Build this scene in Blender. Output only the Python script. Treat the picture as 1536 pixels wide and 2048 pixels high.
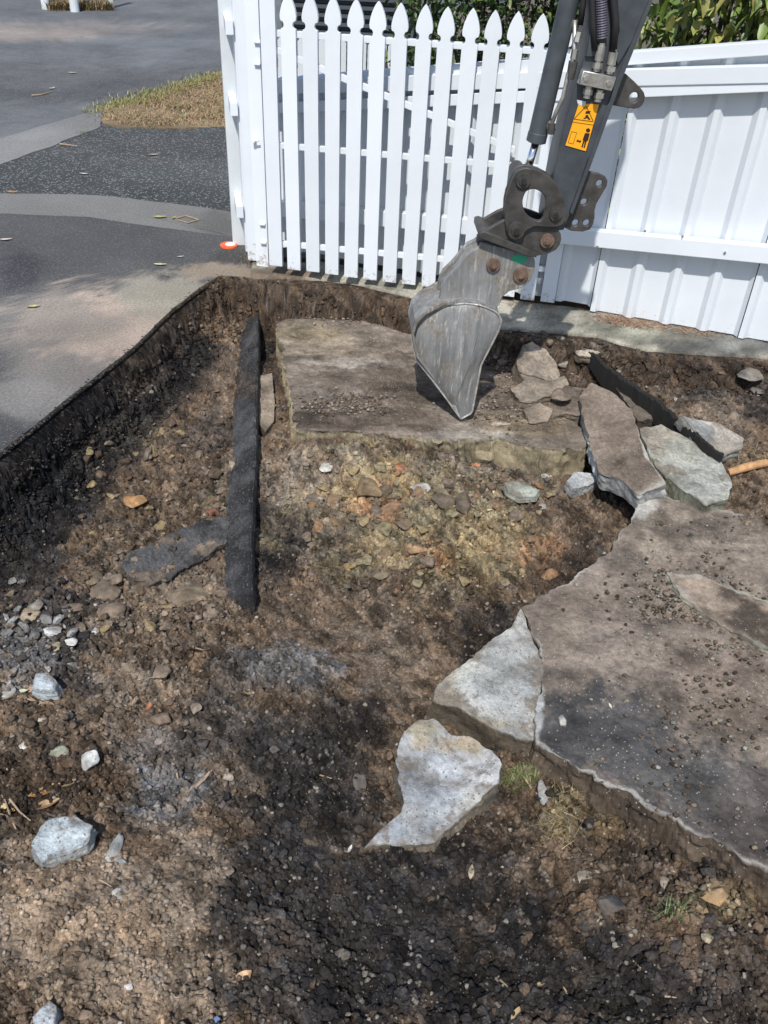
import bpy, bmesh, math, random
import numpy as np
from mathutils import Vector, Matrix
R_ = math.radians
random.seed(7)
rng = np.random.default_rng(7)
scn = bpy.context.scene
col = scn.collection
for o in list(bpy.data.objects):
    bpy.data.objects.remove(o)

# ------------------------------------------------------------------ camera
FPX, CX, CY, H = 1740.0, 768.0, 1024.0, 1.65
dn = np.array([650 - CX, 3400 - CY, FPX]); dn /= np.linalg.norm(dn)
up = -dn
fy = np.array([0, 0, 1.0]); fy = fy - up * fy.dot(up); fy /= np.linalg.norm(fy)
fx = np.cross(fy, up)
RM = np.stack([fx, fy, up])                      # camera axes (right, down, forward) -> world
cam_d = bpy.data.cameras.new('camera')
cam = bpy.data.objects.new('camera', cam_d)
col.objects.link(cam)
cam_d.sensor_fit = 'VERTICAL'
cam_d.sensor_height = 36.0
cam_d.lens = 36.0 * FPX / 2048.0
cam_d.clip_start = 0.05
cam_d.clip_end = 500
m3 = RM @ np.diag([1, -1, -1])
cam.matrix_world = Matrix.Translation((0, 0, H)) @ Matrix(m3.tolist()).to_4x4()
scn.camera = cam
scn.render.resolution_x = 768
scn.render.resolution_y = 1024

# ------------------------------------------------------------------ light
SUN_EL, SUN_AZ = 55.0, 190.0                     # azimuth clockwise from +Y: behind the camera, a little to the left
w = bpy.data.worlds.new('World'); scn.world = w; w.use_nodes = True
nt = w.node_tree
sky = nt.nodes.new('ShaderNodeTexSky'); sky.sky_type = 'NISHITA'; sky.sun_disc = False
sky.sun_elevation = R_(SUN_EL); sky.sun_rotation = R_(SUN_AZ)
bg = nt.nodes['Background']; bg.inputs['Strength'].default_value = 0.13
nt.links.new(sky.outputs[0], bg.inputs['Color'])
sd = bpy.data.lights.new('sun', 'SUN'); sd.energy = 3.9; sd.angle = R_(0.8); sd.color = (1.0, 0.955, 0.89)
sun = bpy.data.objects.new('sun', sd); col.objects.link(sun)
a, e = R_(SUN_AZ), R_(SUN_EL)
sdir = Vector((math.sin(a) * math.cos(e), math.cos(a) * math.cos(e), math.sin(e)))
sun.rotation_euler = sdir.to_track_quat('Z', 'Y').to_euler()
scn.view_settings.view_transform = 'Standard'
scn.view_settings.look = 'None'
scn.view_settings.exposure = 0.18
scn.view_settings.gamma = 1.0
scn.view_settings.use_curve_mapping = False
scn.render.engine = 'CYCLES'

# ------------------------------------------------------------------ layout helpers
O3 = np.array([0, 0, H])
def ray(px, py): return RM @ np.array([px - CX, py - CY, FPX])
def gz(px, py, z=0.0):
    d = ray(px, py); return O3 + d * ((z - H) / d[2])
def to_px(P):
    c = (P - O3) @ RM
    return CX + FPX * c[..., 0] / c[..., 2], CY + FPX * c[..., 1] / c[..., 2]

def hsh(ix, iy, iz, s):
    with np.errstate(over='ignore'):
        h = ix.astype(np.uint32) * np.uint32(374761393) + iy.astype(np.uint32) * np.uint32(668265263) + iz.astype(np.uint32) * np.uint32(2246822519) + np.uint32((s * 3266489917 + 12345) & 0xffffffff)
        h = (h ^ (h >> np.uint32(13))) * np.uint32(1274126177)
        h = (h ^ (h >> np.uint32(15))) * np.uint32(2654435761)
        h = h ^ (h >> np.uint32(16))
    return h.astype(np.float64) / 4294967295.0
def n2(x, y, s=0):
    ix = np.floor(x); iy = np.floor(y); fx_ = x - ix; fy_ = y - iy
    ix = ix.astype(np.int64) & 0xffffffff; iy = iy.astype(np.int64) & 0xffffffff
    z = np.zeros_like(ix)
    u = fx_ * fx_ * (3 - 2 * fx_); v = fy_ * fy_ * (3 - 2 * fy_)
    a = hsh(ix, iy, z, s); b = hsh(ix + 1, iy, z, s); c = hsh(ix, iy + 1, z, s); d = hsh(ix + 1, iy + 1, z, s)
    return (a + (b - a) * u) * (1 - v) + (c + (d - c) * u) * v - .5
def n3(P, s=0):
    return (n2(P[:, 0] + 3.1 * np.floor(P[:, 2] * 0) + P[:, 2] * .73, P[:, 1] - P[:, 2] * .61, s) + n2(P[:, 1] * .9 + P[:, 2], P[:, 0] * 1.1 + P[:, 2] * .5, s + 9)) * .7
def fbm(x, y, f0, oct, gain=.5, s=0):
    r = np.zeros_like(x); a = 1.0; f = f0
    for k in range(oct):
        r += a * n2(x * f + k * 17.3, y * f - k * 9.7, s + k); a *= gain; f *= 2.03
    return r
def worley(x, y, f, s=0):
    x = x * f; y = y * f
    ix = np.floor(x); iy = np.floor(y)
    d1 = np.full(x.shape, 9.0); d2 = np.full(x.shape, 9.0); cid = np.zeros(x.shape)
    for dx in (-1, 0, 1):
        for dy in (-1, 0, 1):
            jx = (ix + dx).astype(np.int64) & 0xffffffff; jy = (iy + dy).astype(np.int64) & 0xffffffff
            z = np.zeros_like(jx)
            qx = ix + dx + hsh(jx, jy, z, s); qy = iy + dy + hsh(jx, jy, z, s + 1)
            d = np.hypot(qx - x, qy - y); hid = hsh(jx, jy, z, s + 2)
            nb = d < d1
            d2 = np.where(nb, d1, np.minimum(d2, d)); cid = np.where(nb, hid, cid); d1 = np.where(nb, d, d1)
    return d1, d2, cid
def sst(a, b, t):
    t = np.clip((t - a) / (b - a), 0, 1); return t * t * (3 - 2 * t)

# ------------------------------------------------------------------ objects
def tag(o, label=None, cat=None, group=None, kind=None):
    if label: o['label'] = label
    if cat: o['category'] = cat
    if group: o['group'] = group
    if kind: o['kind'] = kind
    return o
ROOT = {}
def thing(name, label, cat, loc=(0, 0, 0), rz=0, group=None):
    o = bpy.data.objects.new(name, None); col.objects.link(o)
    o.location = loc; o.rotation_euler = (0, 0, rz); o.empty_display_size = .1
    return tag(o, label, cat, group)
def mk_mesh(name, V, F, C=None, mat=None, smooth=False):
    V = np.asarray(V, dtype=np.float32)
    me = bpy.data.meshes.new(name)
    if isinstance(F, np.ndarray):
        k = F.shape[1]
        me.vertices.add(len(V)); me.vertices.foreach_set('co', V.ravel())
        me.loops.add(F.size); me.loops.foreach_set('vertex_index', F.astype(np.int32).ravel())
        me.polygons.add(len(F)); me.polygons.foreach_set('loop_start', np.arange(0, F.size, k, dtype=np.int32))
        me.polygons.foreach_set('loop_total', np.full(len(F), k, dtype=np.int32))
        me.update(calc_edges=True)
    else:
        me.from_pydata([tuple(map(float, v)) for v in V], [], F)
    if C is not None:
        C = np.asarray(C, dtype=np.float32)
        at = me.color_attributes.new('Col', 'FLOAT_COLOR', 'POINT')
        at.data.foreach_set('color', np.concatenate([C, np.ones((len(C), 1), np.float32)], 1).ravel())
    if smooth:
        me.polygons.foreach_set('use_smooth', np.ones(len(me.polygons), dtype=bool))
    if mat: me.materials.append(mat)
    return me
def link(name, me, parent=None, loc=None):
    o = bpy.data.objects.new(name, me); col.objects.link(o)
    if parent: o.parent = parent
    if loc is not None: o.location = loc
    return o
def solo(name, V, F, C, mat, label, cat, group=None, smooth=False):
    """a thing that is one mesh: origin at the middle of its base"""
    V = np.asarray(V, dtype=float)
    c = np.array([V[:, 0].mean(), V[:, 1].mean(), V[:, 2].min()])
    o = link(name, mk_mesh(name, V - c, F, C, mat, smooth), loc=c)
    return tag(o, label, cat, group)
class MB:
    def __init__(s): s.v = []; s.f = []
    def add(s, V, F):
        k = len(s.v); s.v += [tuple(map(float, p)) for p in V]; s.f += [[i + k for i in f] for f in F]; return s
    def box(s, x0, x1, y0, y1, z0, z1):
        V = [(x0, y0, z0), (x1, y0, z0), (x1, y1, z0), (x0, y1, z0), (x0, y0, z1), (x1, y0, z1), (x1, y1, z1), (x0, y1, z1)]
        return s.add(V, [[3, 2, 1, 0], [4, 5, 6, 7], [0, 1, 5, 4], [1, 2, 6, 5], [2, 3, 7, 6], [3, 0, 4, 7]])
    def prism(s, poly, y0, y1):
        """poly in (x,z), extruded along y"""
        n = len(poly)
        V = [(p[0], y0, p[1]) for p in poly] + [(p[0], y1, p[1]) for p in poly]
        F = [list(range(n)), list(range(2 * n - 1, n - 1, -1))] + [[(i + 1) % n, i, n + i, n + (i + 1) % n] for i in range(n)]
        return s.add(V, F)
    def tube(s, pts, rad, seg=10, cap=True):
        pts = [Vector(p) for p in pts]; n = len(pts)
        if not hasattr(rad, '__len__'): rad = [rad] * n
        V = []; prev = None
        for i, p in enumerate(pts):
            t = (pts[min(i + 1, n - 1)] - pts[max(i - 1, 0)])
            t = t.normalized() if t.length > 1e-9 else Vector((0, 0, 1))
            if prev is None:
                prev = t.orthogonal().normalized()
            a_ = (prev - t * prev.dot(t)).normalized(); b_ = t.cross(a_); prev = a_
            for k in range(seg):
                g = 2 * math.pi * k / seg
                V.append(p + (a_ * math.cos(g) + b_ * math.sin(g)) * rad[i])
        F = []
        for i in range(n - 1):
            for k in range(seg):
                F.append([i * seg + k, i * seg + (k + 1) % seg, (i + 1) * seg + (k + 1) % seg, (i + 1) * seg + k])
        if cap:
            F.append(list(range(seg - 1, -1, -1))); F.append([(n - 1) * seg + k for k in range(seg)])
        return s.add(V, F)
    def obj(s, name, mat, parent=None, smooth=False, bevel=0):
        me = bpy.data.meshes.new(name); me.from_pydata(s.v, [], s.f)
        bm = bmesh.new(); bm.from_mesh(me); bmesh.ops.recalc_face_normals(bm, faces=bm.faces)
        if bevel:
            es = [e_ for e_ in bm.edges if len(e_.link_faces) == 2 and e_.calc_face_angle(0) > .5]
            bmesh.ops.bevel(bm, geom=es, offset=bevel, segments=2, profile=.6, affect='EDGES', clamp_overlap=True)
        bm.to_mesh(me); bm.free()
        if smooth:
            for p in me.polygons: p.use_smooth = True
        if mat: me.materials.append(mat)
        return link(name, me, parent)

# ------------------------------------------------------------------ materials
def mat(name, colr, rough=.6, metal=0.0, bump=0.0, bscale=60, var=0.0, vscale=8, spec=.5):
    m = bpy.data.materials.new(name); m.use_nodes = True; t = m.node_tree; b = t.nodes['Principled BSDF']
    b.inputs['Roughness'].default_value = rough; b.inputs['Metallic'].default_value = metal
    b.inputs['Specular IOR Level'].default_value = spec
    b.inputs['Base Color'].default_value = (*colr, 1)
    tc = t.nodes.new('ShaderNodeTexCoord')
    if var:
        n = t.nodes.new('ShaderNodeTexNoise'); n.inputs['Scale'].default_value = vscale; n.inputs['Detail'].default_value = 6; n.inputs['Roughness'].default_value = .65
        t.links.new(tc.outputs['Object'], n.inputs['Vector'])
        r = t.nodes.new('ShaderNodeValToRGB'); r.color_ramp.elements[0].position = .3; r.color_ramp.elements[1].position = .72
        r.color_ramp.elements[0].color = (*[c * (1 - var) for c in colr], 1); r.color_ramp.elements[1].color = (*[min(1, c * (1 + var)) for c in colr], 1)
        t.links.new(n.outputs['Fac'], r.inputs[0]); t.links.new(r.outputs[0], b.inputs['Base Color'])
    if bump:
        n = t.nodes.new('ShaderNodeTexNoise'); n.inputs['Scale'].default_value = bscale; n.inputs['Detail'].default_value = 5
        t.links.new(tc.outputs['Object'], n.inputs['Vector'])
        bp = t.nodes.new('ShaderNodeBump'); bp.inputs['Strength'].default_value = bump; bp.inputs['Distance'].default_value = .004
        t.links.new(n.outputs['Fac'], bp.inputs['Height']); t.links.new(bp.outputs[0], b.inputs['Normal'])
    return m
def grit_mat(name, s1=420, s2=120, amp=.55, bump=.7, rough=.95, speck=None, speck_scale=260, speck_amt=.12, spec=.2, speck_rough=None):
    """vertex colour of the zone x procedural grain, with pale or dark grains"""
    m = bpy.data.materials.new(name); m.use_nodes = True; t = m.node_tree; b = t.nodes['Principled BSDF']; L = t.links.new
    b.inputs['Roughness'].default_value = rough; b.inputs['Specular IOR Level'].default_value = spec
    at = t.nodes.new('ShaderNodeVertexColor'); at.layer_name = 'Col'
    geo = t.nodes.new('ShaderNodeNewGeometry')
    na = t.nodes.new('ShaderNodeTexNoise'); na.inputs['Scale'].default_value = s2; na.inputs['Detail'].default_value = 10; na.inputs['Roughness'].default_value = .8
    L(geo.outputs['Position'], na.inputs['Vector'])
    mr = t.nodes.new('ShaderNodeMapRange'); mr.inputs['From Min'].default_value = .3; mr.inputs['From Max'].default_value = .7
    mr.inputs['To Min'].default_value = 1 - amp; mr.inputs['To Max'].default_value = 1 + amp
    L(na.outputs['Fac'], mr.inputs['Value'])
    mu = t.nodes.new('ShaderNodeVectorMath'); mu.operation = 'SCALE'
    L(at.outputs['Color'], mu.inputs[0]); L(mr.outputs['Result'], mu.inputs['Scale'])
    outc = mu.outputs[0]
    vo = t.nodes.new('ShaderNodeTexVoronoi'); vo.inputs['Scale'].default_value = speck_scale
    L(geo.outputs['Position'], vo.inputs['Vector'])
    if speck:
        sx = t.nodes.new('ShaderNodeSeparateColor'); L(vo.outputs['Color'], sx.inputs[0])
        gt = t.nodes.new('ShaderNodeMath'); gt.operation = 'LESS_THAN'; gt.inputs[1].default_value = speck_amt
        L(sx.outputs[0], gt.inputs[0])
        dl = t.nodes.new('ShaderNodeMath'); dl.operation = 'LESS_THAN'; dl.inputs[1].default_value = .42; L(vo.outputs['Distance'], dl.inputs[0])
        an = t.nodes.new('ShaderNodeMath'); an.operation = 'MULTIPLY'; L(gt.outputs[0], an.inputs[0]); L(dl.outputs[0], an.inputs[1])
        sc = t.nodes.new('ShaderNodeMath'); sc.operation = 'MULTIPLY'; sc.inputs[1].default_value = .75; L(an.outputs[0], sc.inputs[0])
        mx = t.nodes.new('ShaderNodeMixRGB'); mx.inputs['Color2'].default_value = (*speck, 1)
        L(sc.outputs[0], mx.inputs['Fac']); L(outc, mx.inputs['Color1']); outc = mx.outputs[0]
    L(outc, b.inputs['Base Color'])
    nb = t.nodes.new('ShaderNodeTexNoise'); nb.inputs['Scale'].default_value = s1; nb.inputs['Detail'].default_value = 8; nb.inputs['Roughness'].default_value = .7
    L(geo.outputs['Position'], nb.inputs['Vector'])
    vs_ = t.nodes.new('ShaderNodeMath'); vs_.operation = 'MULTIPLY'; vs_.inputs[1].default_value = .3; L(vo.outputs['Distance'], vs_.inputs[0])
    ad = t.nodes.new('ShaderNodeMath'); ad.operation = 'SUBTRACT'; L(nb.outputs['Fac'], ad.inputs[0]); L(vs_.outputs[0], ad.inputs[1])
    bp = t.nodes.new('ShaderNodeBump'); bp.inputs['Strength'].default_value = bump; bp.inputs['Distance'].default_value = .004
    L(ad.outputs[0], bp.inputs['Height']); L(bp.outputs[0], b.inputs['Normal'])
    return m
M = {}
M['soil'] = grit_mat('soil', amp=.75, bump=1.0, speck=(.30, .27, .23), speck_amt=.02, speck_scale=300)
M['asphalt'] = grit_mat('asphalt', s1=300, s2=90, amp=.55, bump=.9, rough=.9, speck=(.22, .215, .21), speck_scale=150, speck_amt=.2, spec=.25)
M['path'] = grit_mat('path_asphalt', s1=200, s2=60, amp=.6, bump=1.0, rough=.9, speck=(.34, .335, .33), speck_scale=75, speck_amt=.3, spec=.25)
M['road'] = grit_mat('road_asphalt', s1=200, s2=5, amp=.22, bump=.6, rough=.85, speck=(.20, .20, .20), speck_scale=70, speck_amt=.25, spec=.3)
M['concrete'] = grit_mat('concrete', s1=300, s2=75, amp=.5, bump=1.0, rough=.92, speck=(.12, .12, .115), speck_scale=170, speck_amt=.08, spec=.2)
M['dirty_slab'] = grit_mat('dirty_slab', s1=380, s2=70, amp=.5, bump=.7, rough=.95, speck=(.40, .37, .33), speck_scale=220, speck_amt=.04)
M['stone'] = grit_mat('stone', s1=300, s2=80, amp=.4, bump=.6, rough=.9, speck=(.05, .05, .05), speck_scale=300, speck_amt=.06)
M['chip'] = grit_mat('asphalt_chunk', s1=300, s2=120, amp=.5, bump=1.0, rough=.9, speck=(.13, .13, .13), speck_scale=150, speck_amt=.25, spec=.3)
M['leaf'] = grit_mat('leaf', s1=100, s2=40, amp=.3, bump=.1, rough=.45, spec=.5)
M['white'] = mat('white_paint', (.73, .775, .82), .5, var=.05, vscale=3)
M['white2'] = mat('white_steel', (.71, .755, .80), .42, var=.06, vscale=2)
M['backwhite'] = mat('weathered_white', (.62, .66, .68), .6, var=.1, vscale=4)
M['armgrey'] = mat('dark_grey_paint', (.055, .064, .074), .45, var=.3, vscale=14, bump=.08, bscale=80)
M['armlink'] = mat('worn_dark_steel', (.070, .067, .063), .5, metal=.25, var=.5, vscale=18, bump=.25, bscale=60)
M['black'] = mat('black_rubber', (.018, .018, .020), .6)
M['sleeve'] = mat('hose_sleeve', (.075, .07, .10), .6, var=.3, vscale=60)
M['steel'] = mat('zinc_steel', (.50, .49, .46), .38, metal=.8, var=.3, vscale=40)
M['edge'] = mat('worn_bare_steel', (.40, .39, .36), .45, metal=.3, var=.45, vscale=40)
M['chrome'] = mat('chrome_rod', (.75, .76, .78), .12, metal=1.0)
M['rust'] = mat('rusty_pin', (.17, .115, .085), .7, metal=.3, var=.5, vscale=40, bump=.2)
M['bucket'] = mat('worn_bucket_steel', (.27, .265, .25), .42, metal=.55, var=.55, vscale=9, bump=.3, bscale=45)
def bucket_mat():
    m = M['bucket']; t = m.node_tree; L = t.links.new; b = t.nodes['Principled BSDF']
    b.inputs['Metallic'].default_value = .15
    tc = t.nodes['Texture Coordinate']
    def noise(sc, det, ro, stretch=None):
        n = t.nodes.new('ShaderNodeTexNoise'); n.inputs['Scale'].default_value = sc; n.inputs['Detail'].default_value = det; n.inputs['Roughness'].default_value = ro
        if stretch:
            mp = t.nodes.new('ShaderNodeMapping'); mp.inputs['Scale'].default_value = stretch; mp.inputs['Rotation'].default_value = (0, .35, 0); L(tc.outputs['Object'], mp.inputs['Vector']); L(mp.outputs[0], n.inputs['Vector'])
        else: L(tc.outputs['Object'], n.inputs['Vector'])
        return n.outputs['Fac']
    def ramp(f, a_, b_, c0, c1):
        rp = t.nodes.new('ShaderNodeValToRGB'); rp.color_ramp.elements[0].position = a_; rp.color_ramp.elements[1].position = b_; rp.color_ramp.elements[0].color = (*c0, 1); rp.color_ramp.elements[1].color = (*c1, 1); L(f, rp.inputs[0]); return rp.outputs[0]
    def mixc(f, c1, c2):
        mx = t.nodes.new('ShaderNodeMixRGB'); L(f, mx.inputs['Fac']); L(c1, mx.inputs['Color1']); L(c2, mx.inputs['Color2']); return mx.outputs[0]
    steel = ramp(noise(16, 6, .7, (1, 1, .12)), .34, .66, (.13, .13, .13), (.31, .315, .315))
    mud = ramp(noise(60, 6, .7), .38, .62, (.13, .105, .08), (.27, .24, .19))
    m1 = ramp(noise(4.5, 9, .7), .48, .60, (0, 0, 0), (.85, .85, .85))
    c1 = mixc(m1, steel, mud)
    pale = ramp(noise(90, 3, .5), .3, .7, (.36, .36, .33), (.46, .46, .43))
    m2 = ramp(noise(80, 6, .7, (1, 1, .10)), .56, .63, (0, 0, 0), (.8, .8, .8))
    L(mixc(m2, c1, pale), b.inputs['Base Color'])
    L(ramp(noise(5, 9, .66), .40, .60, (.38, .38, .38), (.8, .8, .8)), b.inputs['Roughness'])
bucket_mat()
def splash(m, zlo, zhi):
    t = m.node_tree; L = t.links.new; b = t.nodes['Principled BSDF']; src = b.inputs['Base Color'].links[0].from_socket
    geo = t.nodes.new('ShaderNodeNewGeometry'); sp = t.nodes.new('ShaderNodeSeparateXYZ'); L(geo.outputs['Position'], sp.inputs[0])
    mr = t.nodes.new('ShaderNodeMapRange'); mr.inputs['From Min'].default_value = zlo; mr.inputs['From Max'].default_value = zhi; mr.inputs['To Min'].default_value = .13; mr.inputs['To Max'].default_value = -.10
    L(sp.outputs[2], mr.inputs['Value'])
    n = t.nodes.new('ShaderNodeTexNoise'); n.inputs['Scale'].default_value = 45; n.inputs['Detail'].default_value = 8; n.inputs['Roughness'].default_value = .75; L(geo.outputs['Position'], n.inputs['Vector'])
    ad = t.nodes.new('ShaderNodeMath'); ad.operation = 'ADD'; L(n.outputs['Fac'], ad.inputs[0]); L(mr.outputs[0], ad.inputs[1])
    rp = t.nodes.new('ShaderNodeValToRGB'); rp.color_ramp.elements[0].position = .56; rp.color_ramp.elements[1].position = .66; rp.color_ramp.elements[1].color = (.75, .75, .75, 1); L(ad.outputs[0], rp.inputs[0])
    mx = t.nodes.new('ShaderNodeMixRGB'); mx.inputs['Color2'].default_value = (.30, .25, .20, 1); L(rp.outputs[0], mx.inputs['Fac']); L(src, mx.inputs['Color1'])
    oi = t.nodes.new('ShaderNodeObjectInfo'); m2 = t.nodes.new('ShaderNodeMapRange'); m2.inputs['To Min'].default_value = .93; m2.inputs['To Max'].default_value = 1.03; L(oi.outputs['Random'], m2.inputs['Value'])
    sc = t.nodes.new('ShaderNodeVectorMath'); sc.operation = 'SCALE'; L(mx.outputs[0], sc.inputs[0]); L(m2.outputs[0], sc.inputs['Scale']); L(sc.outputs[0], b.inputs['Base Color'])
splash(M['white'], .0, .16); splash(M['white2'], -.08, .12)
M['orange'] = mat('sticker_orange', (.90, .40, .01), .5)
M['print'] = mat('sticker_print', (.03, .012, .01), .5)
M['green'] = mat('green_paint_mark', (.03, .35, .20), .6)
M['shade_strip'] = mat('black_shade_fill', (.012, .011, .010), .97, var=.4, vscale=20, bump=.6, bscale=70)  # near-black colour standing for shade under the soil overhang
M['cap'] = mat('orange_plastic', (.85, .13, .04), .4)
M['pale'] = mat('white_plastic', (.75, .70, .70), .5)
M['twig'] = mat('dry_twig', (.33, .25, .17), .8, var=.3, vscale=80)
M['darkwall'] = mat('dark_cladding', (.035, .045, .055), .5)
M['bark'] = mat('bark', (.07, .05, .04), .9, var=.4, vscale=30, bump=.5)
M['timber'] = mat('raw_timber', (.42, .24, .11), .8, var=.4, vscale=40, bump=.4)

C_BLACK = (.030, .028, .028); C_DARK = (.060, .053, .049); C_BROWN = (.122, .090, .064); C_DBROWN = (.078, .056, .040)
C_TAN = (.235, .180, .130); C_GBROWN = (.172, .136, .102); C_OCHRE = (.265, .205, .115); C_ORANGE = (.34, .185, .105); C_GREY = (.135, .132, .13)
C_CONC = (.40, .40, .37); C_PALE = (.50, .53, .55); C_OLIVE = (.225, .190, .118)

# ------------------------------------------------------------------ excavated ground
EDGE_PX = [(-900, 1560), (-400, 1230), (0, 905), (70, 850), (130, 800), (200, 745), (270, 690), (350, 612), (400, 575), (440, 550), (560, 562), (690, 577),
           (880, 614), (1000, 662), (1200, 684), (1300, 706), (1536, 724), (2000, 770), (3000, 880)]
EDGE = np.array([gz(x, y, 0)[:2] for x, y in EDGE_PX])
def edge_dist(x, y):
    """signed distance to the edge of the dig, positive inside"""
    best = np.full(x.shape, 1e9); sign = np.ones(x.shape); par = np.zeros(x.shape)
    for i in range(len(EDGE) - 1):
        a_, b_ = EDGE[i], EDGE[i + 1]; d = b_ - a_; L2 = d @ d
        t = np.clip(((x - a_[0]) * d[0] + (y - a_[1]) * d[1]) / L2, 0, 1)
        dx = x - a_[0] - t * d[0]; dy = y - a_[1] - t * d[1]
        dd = np.hypot(dx, dy); cr = d[0] * (y - a_[1]) - d[1] * (x - a_[0])
        nb = dd < best - 1e-9
        best = np.where(nb, dd, best); sign = np.where(nb, np.where(cr < 0, 1.0, -1.0), sign); par = np.where(nb, i + t, par)
    return best * sign, par
CTRL = [(40, 1130, -.30), (110, 1010, -.30), (200, 900, -.28), (300, 790, -.26), (430, 640, -.21), (300, 1000, -.28), (380, 800, -.26), (300, 1150, -.27),
        (450, 700, -.23), (550, 1100, -.27), (700, 1000, -.24), (850, 1000, -.23), (700, 1200, -.255), (1000, 1050, -.22), (900, 1300, -.25), (1130, 1150, -.29),
        (950, 1310, -.27), (1240, 1050, -.28), (1150, 960, -.24), (1000, 700, -.15), (1100, 800, -.17), (1300, 720, -.08), (1500, 760, -.11), (1500, 900, -.13), (1400, 800, -.09), (1500, 1000, -.14), (1400, 1300, -.24),
        (200, 1300, -.19), (100, 1500, -.12), (100, 1900, -.08), (400, 1500, -.17), (600, 1500, -.20), (700, 1800, -.16), (1100, 1800, -.15), (1400, 1900, -.12), (1300, 1700, -.235), (900, 1700, -.18),
        (1200, 1600, -.235), (1500, 1780, -.225), (500, 1900, -.10), (600, 610, -.17), (750, 620, -.17), (850, 640, -.17), (700, 750, -.22), (720, 884, -.165), (800, 892, -.165), (640, 872, -.17), (870, 905, -.185), (560, 900, -.24), (980, 940, -.265), (1060, 945, -.27), (1130, 940, -.275), (1000, 1600, -.215), (800, 1500, -.20), (540, 720, -.33), (536, 660, -.31),
        (800, 1200, -.25), (60, 1230, -.22), (-300, 1500, -.2), (-300, 1900, -.1), (1900, 1900, -.12), (1900, 1200, -.15), (1900, 900, -.1), (600, 2200, -.1), (1200, 2300, -.1)]
CW = np.array([[*gz(x, y, z)[:2], z] for x, y, z in CTRL])
# local features: small holes and mounds (px, py, radius m, dz)
BUMPS = [(130, 1630, .05, -.02), (300, 1340, .07, .045), (250, 1410, .05, .02), (290, 1400, .05, -.035), (260, 1480, .05, -.03), (1050, 1600, .06, -.03), (1110, 1610, .09, .04), (1240, 1760, .09, .035),
         (1120, 1800, .035, -.04), (1440, 1830, .04, -.04), (235, 1955, .02, -.02), (140, 1515, .04, -.025), (1280, 745, .1, .03), (760, 700, .1, -.02), (1050, 880, .1, .02), (590, 640, .05, .03), (1150, 730, .05, .04), (820, 1420, .06, -.03), (950, 1500, .05, -.02)]
BW = np.array([[*gz(x, y, -.18)[:2], r, dz] for x, y, r, dz in BUMPS])
def base_z(x, y):
    nu = np.zeros_like(x); de = np.zeros_like(x)
    for cx_, cy_, z in CW:
        w_ = 1.0 / (((x - cx_) ** 2 + (y - cy_) ** 2) + .004) ** 1.7
        nu += w_ * z; de += w_
    return nu / de
CRACK = [(470, 1300, 170, 60), (900, 1120, 150, 60), (330, 1590, 110, 80), (250, 1270, 230, 70), (330, 1180, 130, 70), (850, 1020, 260, 120), (700, 900, 160, 40)]
SMOOTH = [(130, 1860, 330, 190), (340, 1740, 120, 110), (700, 1240, 160, 60), (800, 1340, 110, 100)]
def mask_px(px, py, L):
    m_ = np.zeros_like(px)
    for cx_, cy_, rx, ry in L: m_ = np.maximum(m_, 1 - sst(.6, 1.2, np.hypot((px - cx_) / rx, (py - cy_) / ry)))
    return m_
def rubble(x, y):
    wx = x + .010 * n2(x * 50, y * 50, 303) + .004 * n2(x * 140, y * 140, 305); wy = y + .010 * n2(x * 50, y * 50, 304) + .004 * n2(x * 140, y * 140, 306)
    A = worley(wx, wy, 30, 310); B = worley(wx, wy, 75, 320)
    m_ = sst(-.10, .12, fbm(x, y, 5, 3, .6, 330))
    return A, B, m_
def hz(x, y):
    qx, qy = to_px(np.stack([x, np.maximum(y, .35), np.full_like(x, -.18)], 1))
    mc = mask_px(qx, qy, CRACK); ms = 1 - .8 * mask_px(qx, qy, SMOOTH)
    d, par = edge_dist(x, y)
    wob = fbm(x, y, 9, 4, .55, 40)
    fl = base_z(x, y)
    for bx, by, r, dz in BW:
        fl = fl + dz * np.exp(-((x - bx) ** 2 + (y - by) ** 2) / (r * r))
    fl = fl + .030 * fbm(x, y, 3.5, 2, .5, 1) + .020 * fbm(x, y, 12, 3, .6, 5)
    bil = np.abs(fbm(x, y, 28, 3, .6, 11)); fl = fl + .020 * (bil - .2) * ms
    fl = fl + .0095 * fbm(x, y, 70, 3, .75, 21) * ms
    d1, d2, cid = worley(x + .012 * n2(x * 60, y * 60, 3), y + .012 * n2(x * 60, y * 60, 4), 19, 50)
    cl = mc * sst(-.25, .15, fbm(x, y, 4.2, 2, .5, 60))
    fl = fl + cl * (.016 * (cid - .5) - .018 * (1 - sst(0, .13, d2 - d1)))
    d1, d2, cid = worley(x, y, 62, 70)
    fl = fl + .0075 * (1 - sst(0, .55, d1)) * (cid > .45) * (.3 + cid) * ms
    (a1, a2, ac), (b1, b2, bc), mr = rubble(x, y)
    fl = fl + ms * (.35 + .65 * mr) * ((ac ** 2 * .022 - .005) * sst(0, .22, a2 - a1) + (bc ** 2 * .010 - .003) * sst(0, .3, b2 - b1))
    dw = d + np.where(par < 8.5, .010, .022) * wob
    wl = np.where(par < 8.5, .10, .08)
    t = np.clip(dw / wl, 0, 1)
    step = np.where(par < 8.5, .72 * sst(0, .40, t) + .28 * sst(.5, 1.0, t), sst(0, 1, t))
    rgh = .008 * fbm(x, y, 45, 3, .7, 80) * sst(0, .02, dw)
    lv = -.035 + .030 * sst(8.0, 9.0, par)
    return np.where(dw <= 0, lv, lv + (fl - lv) * step + rgh)

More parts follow.
